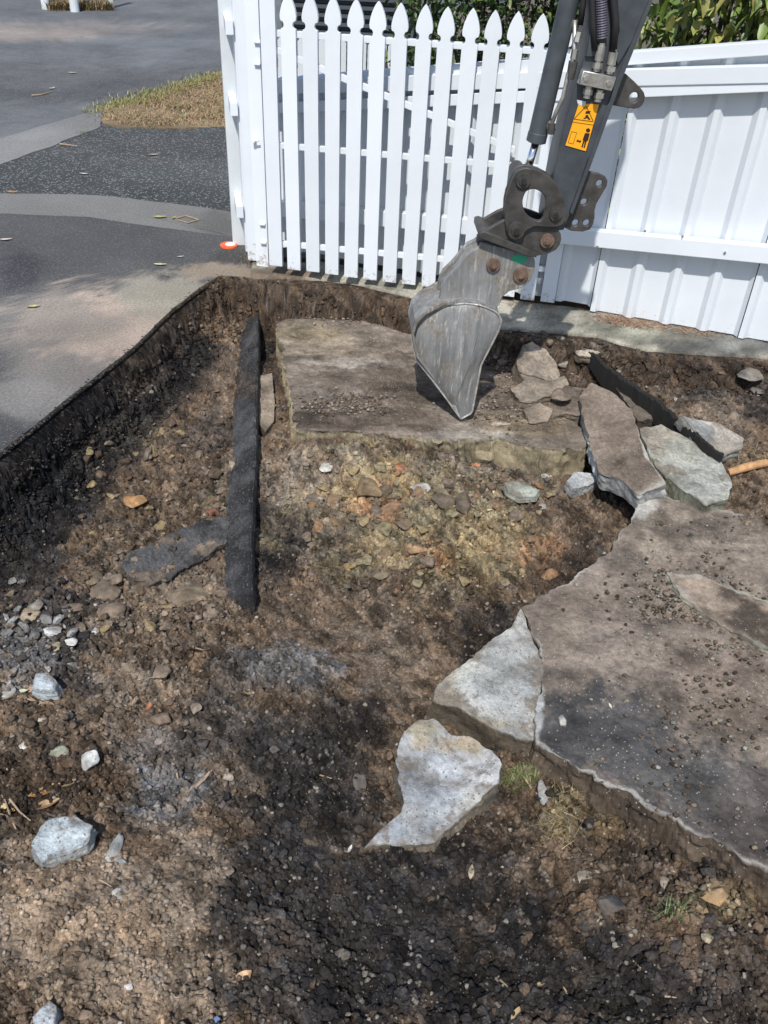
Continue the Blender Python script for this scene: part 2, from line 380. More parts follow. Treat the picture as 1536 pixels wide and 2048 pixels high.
def on_ground(px, py):
    px = np.atleast_1d(np.asarray(px, float)); py = np.atleast_1d(np.asarray(py, float))
    D = (RM @ np.stack([px - CX, py - CY, np.full_like(px, FPX)])).T
    z = np.full(len(px), -.18)
    for k in range(7):
        t = (z - H) / D[:, 2]; P = O3 + D * t[:, None]
        z = .5 * z + .5 * hz(P[:, 0], P[:, 1])
    t = (z - H) / D[:, 2]; P = O3 + D * t[:, None]; P[:, 2] = hz(P[:, 0], P[:, 1])
    return P

# colour zones: px, py, rx, ry, colour, strength
ZONES = [(300, 900, 210, 260, C_BROWN, .7), (330, 1050, 230, 140, (.095, .072, .05), .6), (280, 870, 60, 35, C_OCHRE, .8), (220, 830, 40, 30, C_DARK, .5), (280, 1180, 150, 90, C_GBROWN, .7), (370, 1190, 110, 60, C_GBROWN, .7),
         (250, 1290, 220, 50, C_GBROWN, .5), (380, 1270, 130, 60, C_BROWN, .5),
         (50, 1060, 130, 120, C_BLACK, 1), (130, 960, 70, 90, C_BLACK, .9), (70, 1240, 130, 110, C_DARK, .9), (30, 1320, 110, 70, C_GREY, .7), (160, 1370, 90, 40, C_DARK, .7),
         (150, 1450, 160, 60, C_BROWN, .6), (300, 1380, 90, 50, C_GBROWN, .9), (560, 1080, 60, 80, C_BLACK, .95), (420, 860, 70, 40, C_DARK, .6),
         (800, 1030, 260, 170, C_OLIVE, .75), (640, 1000, 140, 110, C_GBROWN, .6), (760, 970, 90, 60, C_OCHRE, .7), (950, 1090, 130, 80, C_OCHRE, .7), (760, 1000, 60, 40, C_ORANGE, .6), (860, 1115, 55, 35, C_ORANGE, .5), (1080, 1110, 50, 40, C_ORANGE, .5),
         (1000, 950, 140, 70, (.15, .125, .095), .7), (600, 930, 120, 40, (.17, .14, .11), .5), (1130, 1160, 100, 50, C_DBROWN, .8), (980, 1290, 90, 70, C_BLACK, .9), (1180, 1110, 70, 35, C_BLACK, .6),
         (700, 1230, 240, 70, C_BROWN, .6), (790, 1330, 110, 100, C_GBROWN, .7), (560, 1340, 150, 60, C_GREY, .85), (450, 1400, 60, 60, C_DARK, .6), (700, 1440, 110, 60, C_DARK, .7),
         (500, 1460, 160, 70, C_DARK, .8), (610, 1560, 170, 160, C_BLACK, .9), (330, 1520, 90, 60, C_GREY, .6), (340, 1600, 110, 70, C_GREY, .95), (120, 1560, 140, 70, C_DBROWN, .7),
         (140, 1860, 330, 200, C_TAN, .95), (340, 1730, 120, 110, C_TAN, .8), (300, 1690, 50, 60, C_BROWN, .6), (420, 1800, 90, 110, C_GBROWN, .7), (60, 1720, 60, 60, C_BROWN, .5),
         (560, 1760, 150, 140, C_BLACK, .9), (820, 1900, 330, 210, C_BLACK, .97), (1150, 1960, 330, 130, C_BLACK, .9), (900, 1740, 220, 70, C_BLACK, .85), (1480, 1980, 160, 130, C_DARK, .7), (560, 1940, 130, 130, C_DARK, .6), (1400, 1690, 120, 60, C_BLACK, .9),
         (1000, 1640, 110, 70, C_BROWN, .6), (1150, 1640, 90, 70, C_OCHRE, .45), (1180, 1760, 150, 90, C_BROWN, .85), (1350, 1840, 160, 70, C_BROWN, .6), (1430, 1810, 60, 40, C_OCHRE, .5),
         (1100, 750, 160, 90, C_BROWN, .6), (1060, 690, 120, 40, C_BROWN, .7), (1350, 730, 200, 50, C_DBROWN, .7), (1480, 775, 110, 70, C_BLACK, .85), (1420, 830, 80, 60, C_GBROWN, .6), (1500, 960, 80, 90, C_BROWN, .6), (1250, 1010, 40, 50, C_BROWN, .6),
         (520, 600, 130, 40, C_DBROWN, .9), (700, 620, 120, 25, C_GBROWN, .6), (560, 700, 50, 120, C_DBROWN, .9), (533, 690, 26, 75, C_BLACK, .95), (450, 1330, 60, 30, C_DARK, .6)]  # black ellipse right of the asphalt strip paints shade into the gap
def zone_col(P, zones, base, s=0, na=.5):
    px, py = to_px(P)
    C = np.tile(np.array(base, float), (len(P), 1))
    x, y = P[:, 0] + .6 * P[:, 2], P[:, 1] + .5 * P[:, 2]
    w1 = fbm(x, y, 7, 7, .72, 100 + s); w2 = fbm(x, y, 9, 6, .72, 200 + s)
    for i, (cx_, cy_, rx, ry, c, st) in enumerate(zones):
        q = np.hypot((px - cx_) / rx, (py - cy_) / ry) + na * (w1 if i % 2 else w2) * (1 if i % 3 else -1)
        k = st * (1 - sst(.55, 1.15, q))
        C += (np.array(c) - C) * k[:, None]
    return C
def ground_col(P):
    C = zone_col(P, ZONES, C_BROWN, 0, .75)
    x, y = P[:, 0], P[:, 1]
    d, par = edge_dist(x, y)
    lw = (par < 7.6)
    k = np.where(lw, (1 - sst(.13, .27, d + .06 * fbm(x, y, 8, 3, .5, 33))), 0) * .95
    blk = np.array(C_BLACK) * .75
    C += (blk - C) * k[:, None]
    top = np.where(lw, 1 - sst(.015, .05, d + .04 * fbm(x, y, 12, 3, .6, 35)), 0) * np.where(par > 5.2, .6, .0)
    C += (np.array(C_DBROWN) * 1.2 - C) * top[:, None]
    k2 = np.where(~lw, 1 - sst(.04, .14, d + .03 * fbm(x, y, 8, 3, .5, 34)), 0) * .8
    C += (np.array(C_DBROWN) - C) * k2[:, None]
    x = x + 1.4 * P[:, 2]; y = y - 1.1 * P[:, 2]
    s_ = np.clip(1 + 1.25 * fbm(x, y, 24, 5, .72, 300) + .5 * fbm(x, y, 3, 2, .5, 310), .35, 2.1)
    hue = fbm(x, y, 14, 3, .6, 320)
    C = C * s_[:, None] * (1 + np.stack([hue * .10, hue * 0, -hue * .12], 1))
    (a1, a2, ac), (b1, b2, bc), mr = rubble(P[:, 0], P[:, 1])
    sm = 1 - .75 * mask_px(*to_px(P), SMOOTH)
    C = C * (1 + sm * ((.45 * mr) * (ac - .5) * 1.3 + .55 * (bc - .5)))[:, None]
    C = C * (1 + .11 * sm[:, None] * (hsh(np.floor(ac * 9999).astype(np.int64), np.zeros(len(ac), np.int64), np.zeros(len(ac), np.int64), 5) - .5)[:, None] * np.array([1.0, .2, -1.0]))
    d1, d2, cid = worley(x, y, 62, 70)
    pale = (cid > .965) & (d1 < .34)
    C = np.where(pale[:, None], C * .4 + np.array((.24, .215, .18)) * .6, C)
    return np.clip(C, .006, .7)

ys = [.42]
while ys[-1] < 4.62:
    yy = ys[-1]; ys.append(yy + max(.0021, .92 * (yy * yy + H * H) / (H * 870) * .62))
ys = np.concatenate([[-8, -3, -1, -.2, .2, .33], ys])
us = np.linspace(-1, 1, 1000)
ext = np.array([1.05, 1.15, 1.4, 2, 3.2, 6])
us = np.concatenate([-ext[::-1], us, ext])
Y, U = np.meshgrid(ys, us, indexing='ij')
yc = np.maximum(Y, .3)
X = (-.02 - .06 * yc) + U * (.62 + .43 * yc)
xr, yr = X.ravel(), Y.ravel()
Z = hz(xr, yr)
dW, pW = edge_dist(xr, yr)
wm = sst(.0, .03, dW) * (1 - sst(.10, .22, dW))
ox = fbm(xr * .8 + Z * 1.3, yr * .8 - Z * .9 + xr * .3, 34, 5, .7, 901); oy = fbm(yr + Z * 1.7, xr - Z * 1.1, 34, 5, .7, 902)
GV = np.stack([xr + wm * .020 * ox, yr + wm * .020 * oy, Z + wm * .012 * oy], 1)
ny, nx = X.shape
idx = np.arange(ny * nx).reshape(ny, nx)
GF = np.stack([idx[:-1, :-1], idx[:-1, 1:], idx[1:, 1:], idx[1:, :-1]], -1).reshape(-1, 4)
# leave out what lies under the driveway, well away from the edge
dd, pp = edge_dist(xr, yr)
keep = ~((dd[GF] < -.12).all(1))
GF = GF[keep]
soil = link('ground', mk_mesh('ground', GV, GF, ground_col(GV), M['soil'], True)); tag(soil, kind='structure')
print('ground tris', len(GF) * 2)

# ------------------------------------------------------------------ flat sheets beyond the dig
def resample(P, n):
    P = np.asarray(P, float); Q = np.vstack([P, P[:1]]); s = np.r_[0, np.cumsum(np.linalg.norm(np.diff(Q, axis=0), axis=1))]
    t = np.linspace(0, s[-1], n, endpoint=False)
    return np.stack([np.interp(t, s, Q[:, k]) for k in range(Q.shape[1])], 1)
def sheet(name, pts, z, thick, material, base, zones=(), nb=300, rings=50, jit=.01, kind='structure', seed=0, amp=.0, center=None, var=.3):
    """a flat slab of paving: rings shrink from its outline to its middle, with a skirt"""
    B = resample(np.array(pts)[:, :2], nb)
    c = B.mean(0) if center is None else np.array(center)
    nn = np.stack([fbm(B[:, 0], B[:, 1], 6, 4, .6, seed), fbm(B[:, 0], B[:, 1], 6, 4, .6, seed + 7)], 1) * jit * 2
    B = B + nn
    ss = 1 - np.linspace(0, 1, rings) ** 1.0
    rows = [np.c_[B, np.full(nb, z - thick)]]
    for s_ in ss[:-1]:
        q = c + (B - c) * s_
        rows.append(np.c_[q, z + amp * fbm(q[:, 0], q[:, 1], 3, 4, .5, seed + 3)])
    V = np.concatenate(rows + [np.array([[c[0], c[1], z]])])
    k = len(rows); F = []
    i0 = np.arange(nb); i1 = (i0 + 1) % nb
    for r in range(k - 1):
        F += np.stack([r * nb + i0, r * nb + i1, (r + 1) * nb + i1, (r + 1) * nb + i0], 1).tolist()
    F += [[(k - 1) * nb + a_, (k - 1) * nb + b_, len(V) - 1] for a_, b_ in zip(i0, i1)]
    C = zone_col(V, zones, base, seed, .45)
    f = np.clip(1 + var * 1.6 * fbm(V[:, 0], V[:, 1], 1.5, 5, .6, seed + 50), .5, 1.7)
    C = C * f[:, None]
    if thick > .02:
        q_, yq = to_px(V[:2 * nb]); kb = sst(600, 730, yq + 160 * fbm(V[:2 * nb, 0], V[:2 * nb, 1], 12, 4, .6, 71))[:, None]
        C[:nb] = (np.array(C_DBROWN) * (1 - kb) + np.array(C_BLACK) * .8 * kb)[:nb]
        C[:nb][yq[:nb] < 585] = np.array(C_GBROWN)
    o = link(name, mk_mesh(name, V, F, C, material)); tag(o, kind=kind); return o
def G(px, py, z=0.0): return gz(px, py, z)[:2]
far = MB(); far.box(-70, 70, 4.6, 140, -.30, -.040)
fo = far.obj('terrain', mat('dry_ground', (.12, .10, .07), .95, var=.3, vscale=.5)); tag(fo, kind='structure')
sheet('road', [G(-300, 365), G(0, 300), G(190, 236), (-1.85, 9.45), (0, 14.2), (6, 25), (-2, 28), (-14, 26), (-18, 14), (-9, 6.2)], -.014, .02, M['road'], (.118, .123, .130),
      [(150, 90, 260, 26, (.14, .146, .152), .8), (120, 60, 280, 20, (.22, .20, .185), .9), (40, 70, 160, 14, (.25, .215, .19), .8), (330, 80, 140, 30, (.13, .14, .15), .6), (200, 165, 420, 40, (.085, .085, .087), .9)], 260, 60, .015, seed=1, center=(-3.2, 9.6), var=.26)
sheet('footpath', [G(-400, 412), G(0, 312), G(205, 240), G(330, 250), G(480, 235), (-.6, 7.2), (-.6, 4.75), G(475, 450), G(300, 428), G(190, 412), G(0, 408), G(-400, 425)], -.008, .02, M['path'], (.060, .067, .068),
      [(300, 300, 260, 40, (.075, .074, .073), .6)], 240, 30, .012, seed=2, center=(-1.8, 5.9), var=.25)
sheet('kerb_channel', [G(-400, 415), G(0, 327), G(100, 291), G(200, 253), G(207, 214), G(190, 220), G(0, 276), G(-300, 350)], -.003, .02, M['asphalt'], (.20, .20, .195), [], 200, 14, .012, seed=3, center=G(60, 285), var=.2)
sheet('concrete_strip', [G(-500, 400), G(0, 386), G(190, 389), G(300, 401), G(400, 414), G(520, 432), G(520, 484), G(475, 474), G(400, 465), G(300, 452), G(180, 434), G(0, 427), G(-500, 436)], -.001, .02, M['asphalt'], (.19, .188, .18), [(440, 450, 60, 30, (.10, .1, .095), .7)], 200, 14, .008, seed=4, center=G(200, 411), var=.2)
E0 = [EDGE[i] for i in range(0, 10)]
sheet('driveway', [G(515, 470, 0), G(475, 474), G(400, 465), G(300, 452), G(180, 434), G(0, 427), G(-900, 440), (-7, 3.5), (-6, .2)] + E0 + [G(520, 557), G(565, 553), G(555, 535)], .0, .022, M['asphalt'], (.078, .078, .079),
      [(215, 655, 230, 85, (.42, .34, .275), .97), (330, 590, 120, 50, (.30, .275, .22), .85), (120, 760, 150, 70, (.22, .20, .18), .75), (60, 800, 120, 50, (.24, .23, .215), .7), (40, 540, 50, 45, (.035, .035, .042), .7), (440, 545, 80, 20, (.27, .22, .165), .9), (530, 552, 60, 14, (.24, .19, .14), .95), (100, 640, 160, 70, (.19, .18, .165), .6), (250, 480, 250, 40, (.075, .075, .077), .6), (460, 515, 60, 16, (.055, .05, .045), .7)],
      900, 110, .003, seed=5, center=G(330, 520), var=.25)
sheet('grass_verge', [G(198, 218, 0), G(300, 190), G(400, 158), G(458, 142), (-.9, 9.6), (-.9, 6.9), G(470, 250), G(330, 258), G(240, 252), G(205, 245)], .002, .012, M['soil'], (.26, .195, .12), [], 160, 16, .03, seed=6, center=G(390, 215), var=.4, amp=.02)

# ------------------------------------------------------------------ broken concrete
def slab_data(outline, z0, gx=0., gy=0., thick=.08, nb=150, rings=22, edge=.006, rough=.006, seed=0, center=None, flare=.02, rfreq=18):
    c0 = np.mean([gz(x, y, z0) for x, y in outline], 0)
    P = []
    for x, y in outline:
        d = ray(x, y); t = (z0 - gx * c0[0] - gy * c0[1] - H) / (d[2] - gx * d[0] - gy * d[1]); P.append(O3 + d * t)
    P = resample(P, nb)
    c = P.mean(0) if center is None else center
    nrm = np.array([-gx, -gy, 1.0]); nrm /= np.linalg.norm(nrm)
    rad = P - c; rl = np.linalg.norm(rad, axis=1, keepdims=True); ru = rad / np.maximum(rl, 1e-6)
    P = P + ru * (edge * 2 * fbm(P[:, 0], P[:, 1], 22, 4, .6, seed))[:, None]
    rad = P - c
    rows = []
    dep = [1.0, .8, .6, .4, .22, .08]
    for j, q in enumerate(dep):
        n_ = fbm(P[:, 0] * 1 + q * 3.3, P[:, 1] - q * 2.1, 26, 4, .6, seed + 20)
        rows.append(c + rad + ru * (n_ * edge * 1.3 + flare * (q if q > .5 else 0) * .3)[:, None] - nrm * (thick * q))
    svals = [1 - .10 * (edge / max(.02, float(np.median(rl))))] + list((1 - np.linspace(0, 1, rings + 1)[1:]) ** .8)
    for s_ in svals[:-1]:
        q = c + rad * s_
        h = rough * 2 * fbm(q[:, 0], q[:, 1], rfreq, 5, .55, seed + 31) * min(1, (1 - s_) * 8 + .3)
        rows.append(q + nrm * h[:, None])
    V = np.concatenate(rows + [c[None]])
    sv = np.concatenate([np.full(nb, 2.0)] * len(dep) + [np.full(nb, s_) for s_ in svals[:-1]] + [[0.0]])
    k = len(rows); F = []; i0 = np.arange(nb); i1 = (i0 + 1) % nb
    for r in range(k - 1):
        F += np.stack([r * nb + i0, r * nb + i1, (r + 1) * nb + i1, (r + 1) * nb + i0], 1).tolist()
    F += [[(k - 1) * nb + a_, (k - 1) * nb + b_, len(V) - 1] for a_, b_ in zip(i0, i1)]
    F.append(list(range(nb - 1, -1, -1)))
    return V, F, sv
def slab(name, outline, z0, label, cat, base, gx=0., gy=0., thick=.08, material='concrete', streak=0, zones=(), rim=None, rimw=.06, side=None, group=None, seed=0, var=.5, **kw):
    V, F, sv = slab_data(outline, z0, gx, gy, thick, seed=seed, **kw)
    C = zone_col(V, zones, base, seed, .85)
    C *= np.clip(1 + var * 1.4 * fbm(V[:, 0], V[:, 1] + V[:, 2], 9, 5, .65, seed + 60), .4, 1.8)[:, None]
    if streak: C *= np.clip(1 + streak * (fbm(V[:, 0] * .12 + V[:, 1] * .02, V[:, 1] - V[:, 0] * .03, 34, 4, .65, seed + 90) + .6 * fbm(V[:, 0], V[:, 1], 40, 3, .7, seed + 91)), .35, 2)[:, None]
    if material == 'concrete':
        nd = fbm(V[:, 0] + V[:, 2], V[:, 1] - V[:, 2], 13, 6, .7, seed + 120)
        k = np.clip(sst(.10, .40, nd) * .45 + sst(.82, 1.05, sv + .8 * nd) * (sv <= 1.0) * .5, 0, .75)
        C += (np.array((.17, .14, .108)) - C) * k[:, None]
    if rim is not None:
        nz = fbm(V[:, 0], V[:, 1], 10, 4, .6, seed + 70)
        k = sst(1 - rimw * 2, 1 - rimw * .4, sv + nz * rimw * 3.0) * (sv <= 1) * np.clip(.55 + 2.2 * fbm(V[:, 0], V[:, 1], 5, 2, .5, seed + 75), 0, 1)
        C += (np.array(rim) - C) * k[:, None]
    if side is not None:
        k = (sv > 1.5).astype(float) * .9
        sc = np.array(side) * np.clip(1 + 1.2 * fbm(V[:, 0] + V[:, 2], V[:, 1] - V[:, 2], 14, 4, .6, seed + 80), .5, 1.8)[:, None]
        C += (sc - C) * k[:, None]
    return solo(name, V, F, np.clip(C, .008, .75), M[material], label, cat, group, smooth=False)

slab('concrete_slab', [(556, 645), (600, 636), (700, 640), (830, 648), (960, 668), (1015, 700), (1040, 790), (1100, 815), (1168, 858), (1176, 895), (1100, 900), (1000, 880), (900, 880), (800, 872), (700, 862), (592, 858), (575, 760)],
     -.135, 'brown smeared concrete slab lying flat under the bucket', 'slab', (.165, .138, .112), thick=.145, material='dirty_slab',
     zones=[(640, 700, 150, 30, (.23, .19, .14), .7), (720, 725, 140, 10, (.33, .30, .26), .8), (620, 665, 80, 20, (.22, .18, .11), .6), (700, 800, 110, 24, (.20, .17, .145), .7), (800, 770, 90, 60, (.085, .066, .05), .7), (700, 840, 220, 26, (.085, .065, .05), .7), (640, 760, 100, 20, (.08, .062, .05), .5), (960, 870, 80, 14, (.30, .28, .24), .6), (1080, 850, 120, 25, (.17, .135, .085), .7), (1000, 760, 90, 70, (.12, .09, .07), .8)],
     side=(.27, .225, .145), seed=11, nb=520, rings=110, rough=.008, rfreq=14, edge=.016, streak=.42)
slab('concrete_slab', [(1285, 990), (1330, 992), (1400, 1010), (1536, 1040), (1800, 1100), (1900, 1500), (1800, 1850), (1536, 1742), (1440, 1690), (1350, 1640), (1240, 1578), (1140, 1528), (1066, 1488), (1078, 1400), (1086, 1325), (1068, 1270), (1042, 1214), (1090, 1185), (1140, 1163), (1180, 1130), (1222, 1098), (1236, 1068), (1262, 1045), (1272, 1015)],
     -.125, 'big soil covered concrete slab with a broken front edge at right', 'slab', (.190, .158, .130), thick=.105, material='dirty_slab', center=gz(1420, 1340, -.125),
     zones=[(1320, 1080, 90, 60, (.25, .21, .165), .85), (1290, 1010, 30, 25, (.42, .40, .36), .9), (1130, 1265, 60, 40, (.24, .20, .155), .7), (1150, 1200, 70, 30, (.145, .118, .095), .7), (1190, 1470, 170, 85, (.062, .062, .063), .95), (1330, 1550, 200, 85, (.075, .074, .073), .92), (1430, 1610, 170, 80, (.062, .059, .057), .88), (1470, 1670, 140, 60, (.058, .052, .05), .8), (1400, 1060, 90, 25, (.15, .122, .10), .8), (1380, 1070, 14, 10, (.03, .03, .03), .8), (1430, 1180, 120, 14, (.28, .24, .19), .7), (1480, 1090, 90, 8, (.27, .23, .19), .6), (1400, 1230, 110, 60, (.155, .128, .102), .7), (1180, 1270, 30, 20, (.13, .11, .095), .6), (1450, 1400, 120, 90, (.15, .115, .09), .5), (1074, 1400, 12, 95, (.38, .39, .38), .95), (1070, 1300, 14, 50, (.36, .36, .35), .8), (1500, 1580, 70, 50, (.11, .095, .085), .6)],
     rim=(.40, .385, .35), rimw=.009, side=(.085, .064, .046), seed=12, nb=640, rings=150, rough=.011, rfreq=9, edge=.010, var=.5, streak=.2)
slab('concrete_flake', [(1338, 1146), (1400, 1150), (1470, 1180), (1536, 1200), (1640, 1240), (1620, 1330), (1536, 1296), (1490, 1276), (1440, 1250), (1405, 1226), (1372, 1196), (1350, 1172)], -.108, 'thin loose flake of soiled concrete lying on the big slab at the right edge', 'concrete flake', (.20, .16, .125), gx=.01, gy=-.01, thick=.02, material='dirty_slab', rim=(.34, .33, .28), rimw=.06, side=(.20, .19, .15), seed=29, edge=.007, var=1.0, rough=.006)
slab('concrete_chunk', [(1041, 1217), (1062, 1262), (1084, 1322), (1078, 1400), (1068, 1484), (1030, 1474), (960, 1440), (905, 1412), (872, 1406), (868, 1372), (905, 1342), (958, 1305), (990, 1272), (1022, 1256)],
     -.115, 'pale grey wedge of concrete broken off the big soiled slab', 'concrete chunk', (.34, .34, .315), gx=-.06, gy=.10, thick=.10,
     zones=[(890, 1400, 50, 50, (.30, .26, .18), .8), (990, 1450, 80, 20, (.34, .30, .22), .7), (960, 1330, 80, 30, (.37, .37, .31), .6), (1020, 1360, 80, 60, (.37, .38, .375), .6)], side=(.10, .075, .05), seed=13, edge=.006, rough=.004)
slab('concrete_chunk', [(838, 1440), (868, 1438), (905, 1470), (945, 1476), (985, 1500), (1003, 1528), (996, 1562), (955, 1602), (915, 1640), (870, 1688), (838, 1690), (800, 1696), (770, 1684), (728, 1696), (756, 1664), (796, 1640), (806, 1606), (796, 1560), (792, 1500), (808, 1462)],
     -.112, 'pale pointed piece of concrete lying on black soil below the wedge', 'concrete chunk', (.33, .335, .33), gx=.02, gy=.12, thick=.075,
     zones=[(850, 1560, 60, 80, (.36, .385, .41), .7), (920, 1490, 90, 30, (.33, .26, .17), .8), (850, 1455, 40, 22, (.32, .28, .19), .8), (780, 1665, 40, 30, (.33, .36, .39), .7), (940, 1600, 50, 50, (.40, .39, .33), .5)], side=(.16, .13, .09), seed=14, edge=.006, rough=.004)
slab('concrete_chunk', [(1046, 692), (1064, 684), (1090, 700), (1111, 722), (1120, 748), (1112, 764), (1060, 750), (1036, 742), (1034, 720)],
     -.055, 'tan broken concrete lump tilted beside the bucket', 'concrete chunk', (.29, .245, .195), gx=-.1, gy=.35, thick=.075, side=(.16, .13, .10), seed=15, edge=.006, nb=100)
slab('concrete_chunk', [(1020, 776), (1052, 762), (1040, 748), (1110, 764), (1128, 752), (1140, 768), (1118, 784), (1060, 806), (1040, 800)],
     -.085, 'tan flat fragment under the tilted concrete lump', 'concrete chunk', (.26, .22, .175), gx=.05, gy=.15, thick=.05, side=(.13, .105, .08), seed=16, edge=.006, nb=100)
slab('concrete_chunk', [(1130, 770), (1165, 775), (1158, 800), (1170, 830), (1130, 828), (1085, 838), (1100, 806)],
     -.10, 'soil covered fragment between the tan lump and the leaning slab', 'concrete chunk', (.17, .138, .11), gx=.05, gy=.2, thick=.05, side=(.10, .08, .06), seed=26, edge=.006, nb=100, material='dirty_slab')
slab('concrete_chunk', [(1158, 790), (1182, 764), (1225, 785), (1262, 818), (1278, 868), (1300, 920), (1332, 966), (1290, 985), (1276, 990), (1244, 962), (1200, 945), (1180, 890), (1166, 835)],
     -.06, 'long soil topped concrete slab leaning up beside the dark shade strip', 'concrete chunk', (.18, .145, .115), gx=.22, gy=.10, thick=.075, material='dirty_slab', rim=(.38, .37, .33), rimw=.05, side=(.36, .37, .36), seed=17, edge=.006)
slab('concrete_chunk', [(1278, 856), (1322, 848), (1380, 880), (1440, 918), (1466, 964), (1458, 998), (1412, 1008), (1362, 980), (1330, 950), (1296, 905)],
     -.075, 'pale greenish concrete slab with a rounded end right of the leaning slab', 'concrete chunk', (.31, .31, .265), gx=-.05, gy=.05, thick=.07, zones=[(1320, 870, 60, 30, (.30, .26, .21), .7), (1420, 960, 60, 50, (.34, .35, .32), .7)], side=(.15, .15, .11), seed=18, edge=.006)
slab('concrete_chunk', [(1408, 842), (1440, 848), (1486, 876), (1484, 896), (1456, 906), (1440, 922), (1400, 880), (1372, 842), (1364, 830)],
     -.045, 'grey block of concrete with a pale flat face right of the dark shade strip', 'concrete chunk', (.33, .30, .26), gx=-.15, gy=.35, thick=.06, zones=[(1380, 860, 40, 40, (.19, .20, .20), .8)], side=(.2, .2, .18), seed=19, edge=.005, nb=90)
slab('concrete_chunk', [(1146, 694), (1172, 680), (1192, 684), (1206, 702), (1180, 712), (1158, 712)], -.035, 'pale splinter of concrete at the head of the dark shade strip', 'concrete chunk', (.33, .29, .235), gx=.1, gy=.2, thick=.035, side=(.15, .12, .09), seed=41, edge=.005, nb=80, rings=12)
slab('concrete_chunk', [(1228, 770), (1262, 778), (1290, 806), (1306, 838), (1276, 842), (1258, 812)], -.10, 'dark soiled fragment in the gap between leaning slab and shade strip', 'concrete chunk', (.13, .11, .09), gx=.1, gy=.1, thick=.05, side=(.08, .07, .06), seed=42, edge=.005, nb=80, rings=12, material='dirty_slab')
slab('concrete_chunk', [(984, 704), (1004, 690), (1026, 698), (1022, 720), (1000, 730)], -.105, 'small brown fragment between the bucket and the tan lump', 'concrete chunk', (.20, .165, .13), gx=.1, gy=.2, thick=.04, side=(.12, .1, .08), seed=43, edge=.005, nb=80, rings=12, material='dirty_slab')
slab('concrete_chunk', [(1046, 820), (1080, 806), (1106, 818), (1096, 842), (1060, 846)], -.11, 'low brown fragment at the front edge of the smeared slab', 'concrete chunk', (.22, .18, .14), gx=.0, gy=.2, thick=.04, side=(.12, .1, .08), seed=44, edge=.005, nb=80, rings=12, material='dirty_slab')
slab('concrete_block', [(514, 752), (544, 744), (549, 800), (548, 842), (530, 864), (515, 845)], -.215, 'narrow pale concrete block sunk between asphalt strip and slab', 'concrete block', (.24, .20, .155), gx=.0, gy=.05, thick=.06, side=(.13, .1, .08), seed=20, edge=.004, nb=80, rings=12)
slab('concrete_chunk', [(59, 1692), (74, 1660), (92, 1642), (150, 1630), (184, 1650), (168, 1688), (112, 1714), (82, 1728), (70, 1708)], -.06, 'large pale blue grey concrete piece lying on tan soil at left', 'concrete chunk', (.43, .48, .50), gx=-.03, gy=.10, thick=.035, seed=21, edge=.004, nb=110, rings=16, side=(.25, .25, .24))
slab('concrete_chunk', [(64, 2034), (98, 2002), (112, 2012), (111, 2044), (100, 2075), (70, 2075)], -.045, 'pale egg shaped concrete piece at the bottom left corner', 'concrete chunk', (.44, .47, .49), gx=-.05, gy=.1, thick=.035, seed=22, edge=.002, nb=80, rings=14)
slab('concrete_chunk', [(62, 1376), (70, 1346), (94, 1342), (114, 1364), (110, 1380), (82, 1383)], -.135, 'pale blue concrete piece beside the small tan twig branch', 'concrete chunk', (.35, .39, .41), gx=0, gy=.15, thick=.035, seed=23, edge=.003, nb=80, rings=12)
slab('concrete_chunk', [(1010, 966), (1030, 962), (1078, 980), (1070, 992), (1040, 994), (1014, 984)], -.19, 'small flat pale green sliver of concrete on the pit floor', 'concrete chunk', (.38, .40, .34), gy=.2, thick=.025, seed=24, edge=.003, nb=70, rings=10)
slab('concrete_chunk', [(1134, 962), (1150, 944), (1190, 948), (1200, 958), (1176, 972), (1146, 978)], -.19, 'grey cracked concrete lump under the foot of the leaning slab', 'concrete chunk', (.30, .31, .31), gy=.3, thick=.05, seed=25, edge=.004, nb=70, rings=10)
slab('asphalt_chunk', [(244, 1132), (262, 1104), (310, 1086), (338, 1066), (380, 1056), (402, 1040), (458, 1034), (458, 1084), (430, 1096), (404, 1122), (366, 1134), (340, 1156), (300, 1172), (268, 1160)], -.232, 'rough dark grey asphalt strip half buried diagonally against the upright strip', 'asphalt piece', (.055, .055, .056), gx=.02, gy=.07, thick=.05, material='chip', seed=27, edge=.010, rough=.012, rfreq=30, nb=200, rings=40, side=(.05, .04, .032), zones=[(300, 1150, 50, 20, C_BROWN, .7), (420, 1100, 40, 16, C_GBROWN, .7), (340, 1080, 30, 10, C_BROWN, .5)], var=.9)
# asphalt strip standing on edge along the old drive
SL = np.array([(600, 506, 517), (640, 490, 516), (700, 478, 516), (800, 469, 514), (900, 463, 512), (1000, 453, 506), (1100, 450, 503), (1194, 449, 505)], float)
nS, nA = 340, 26
yy = np.linspace(600, 1194, nS); rowsS = []
lft = np.array([gz(np.interp(y, SL[:, 0], SL[:, 1]), y, -.245) for y in yy]); rgt = np.array([gz(np.interp(y, SL[:, 0], SL[:, 2]), y, -.165) for y in yy])
jl = fbm(lft[:, 0], lft[:, 1], 24, 4, .6, 811) * .010; jr = fbm(rgt[:, 0], rgt[:, 1], 20, 4, .6, 812) * .006
lft[:, 0] += jl; rgt[:, 0] += jr; rgt[:, 2] += fbm(rgt[:, 0], rgt[:, 1], 16, 3, .6, 813) * .010
rowsS.append(lft + [-.004, 0, -.07])
for q in np.linspace(0, 1, nA):
    p = lft + (rgt - lft) * q; p[:, 2] += .010 * (1 if .12 < q < .95 else 0) + (.010 * fbm(p[:, 0], p[:, 1], 30, 3, .6, 814) + .008 * np.abs(fbm(p[:, 0], p[:, 1], 110, 2, .6, 815))) * (1 if 0 < q < 1 else .4); rowsS.append(p)
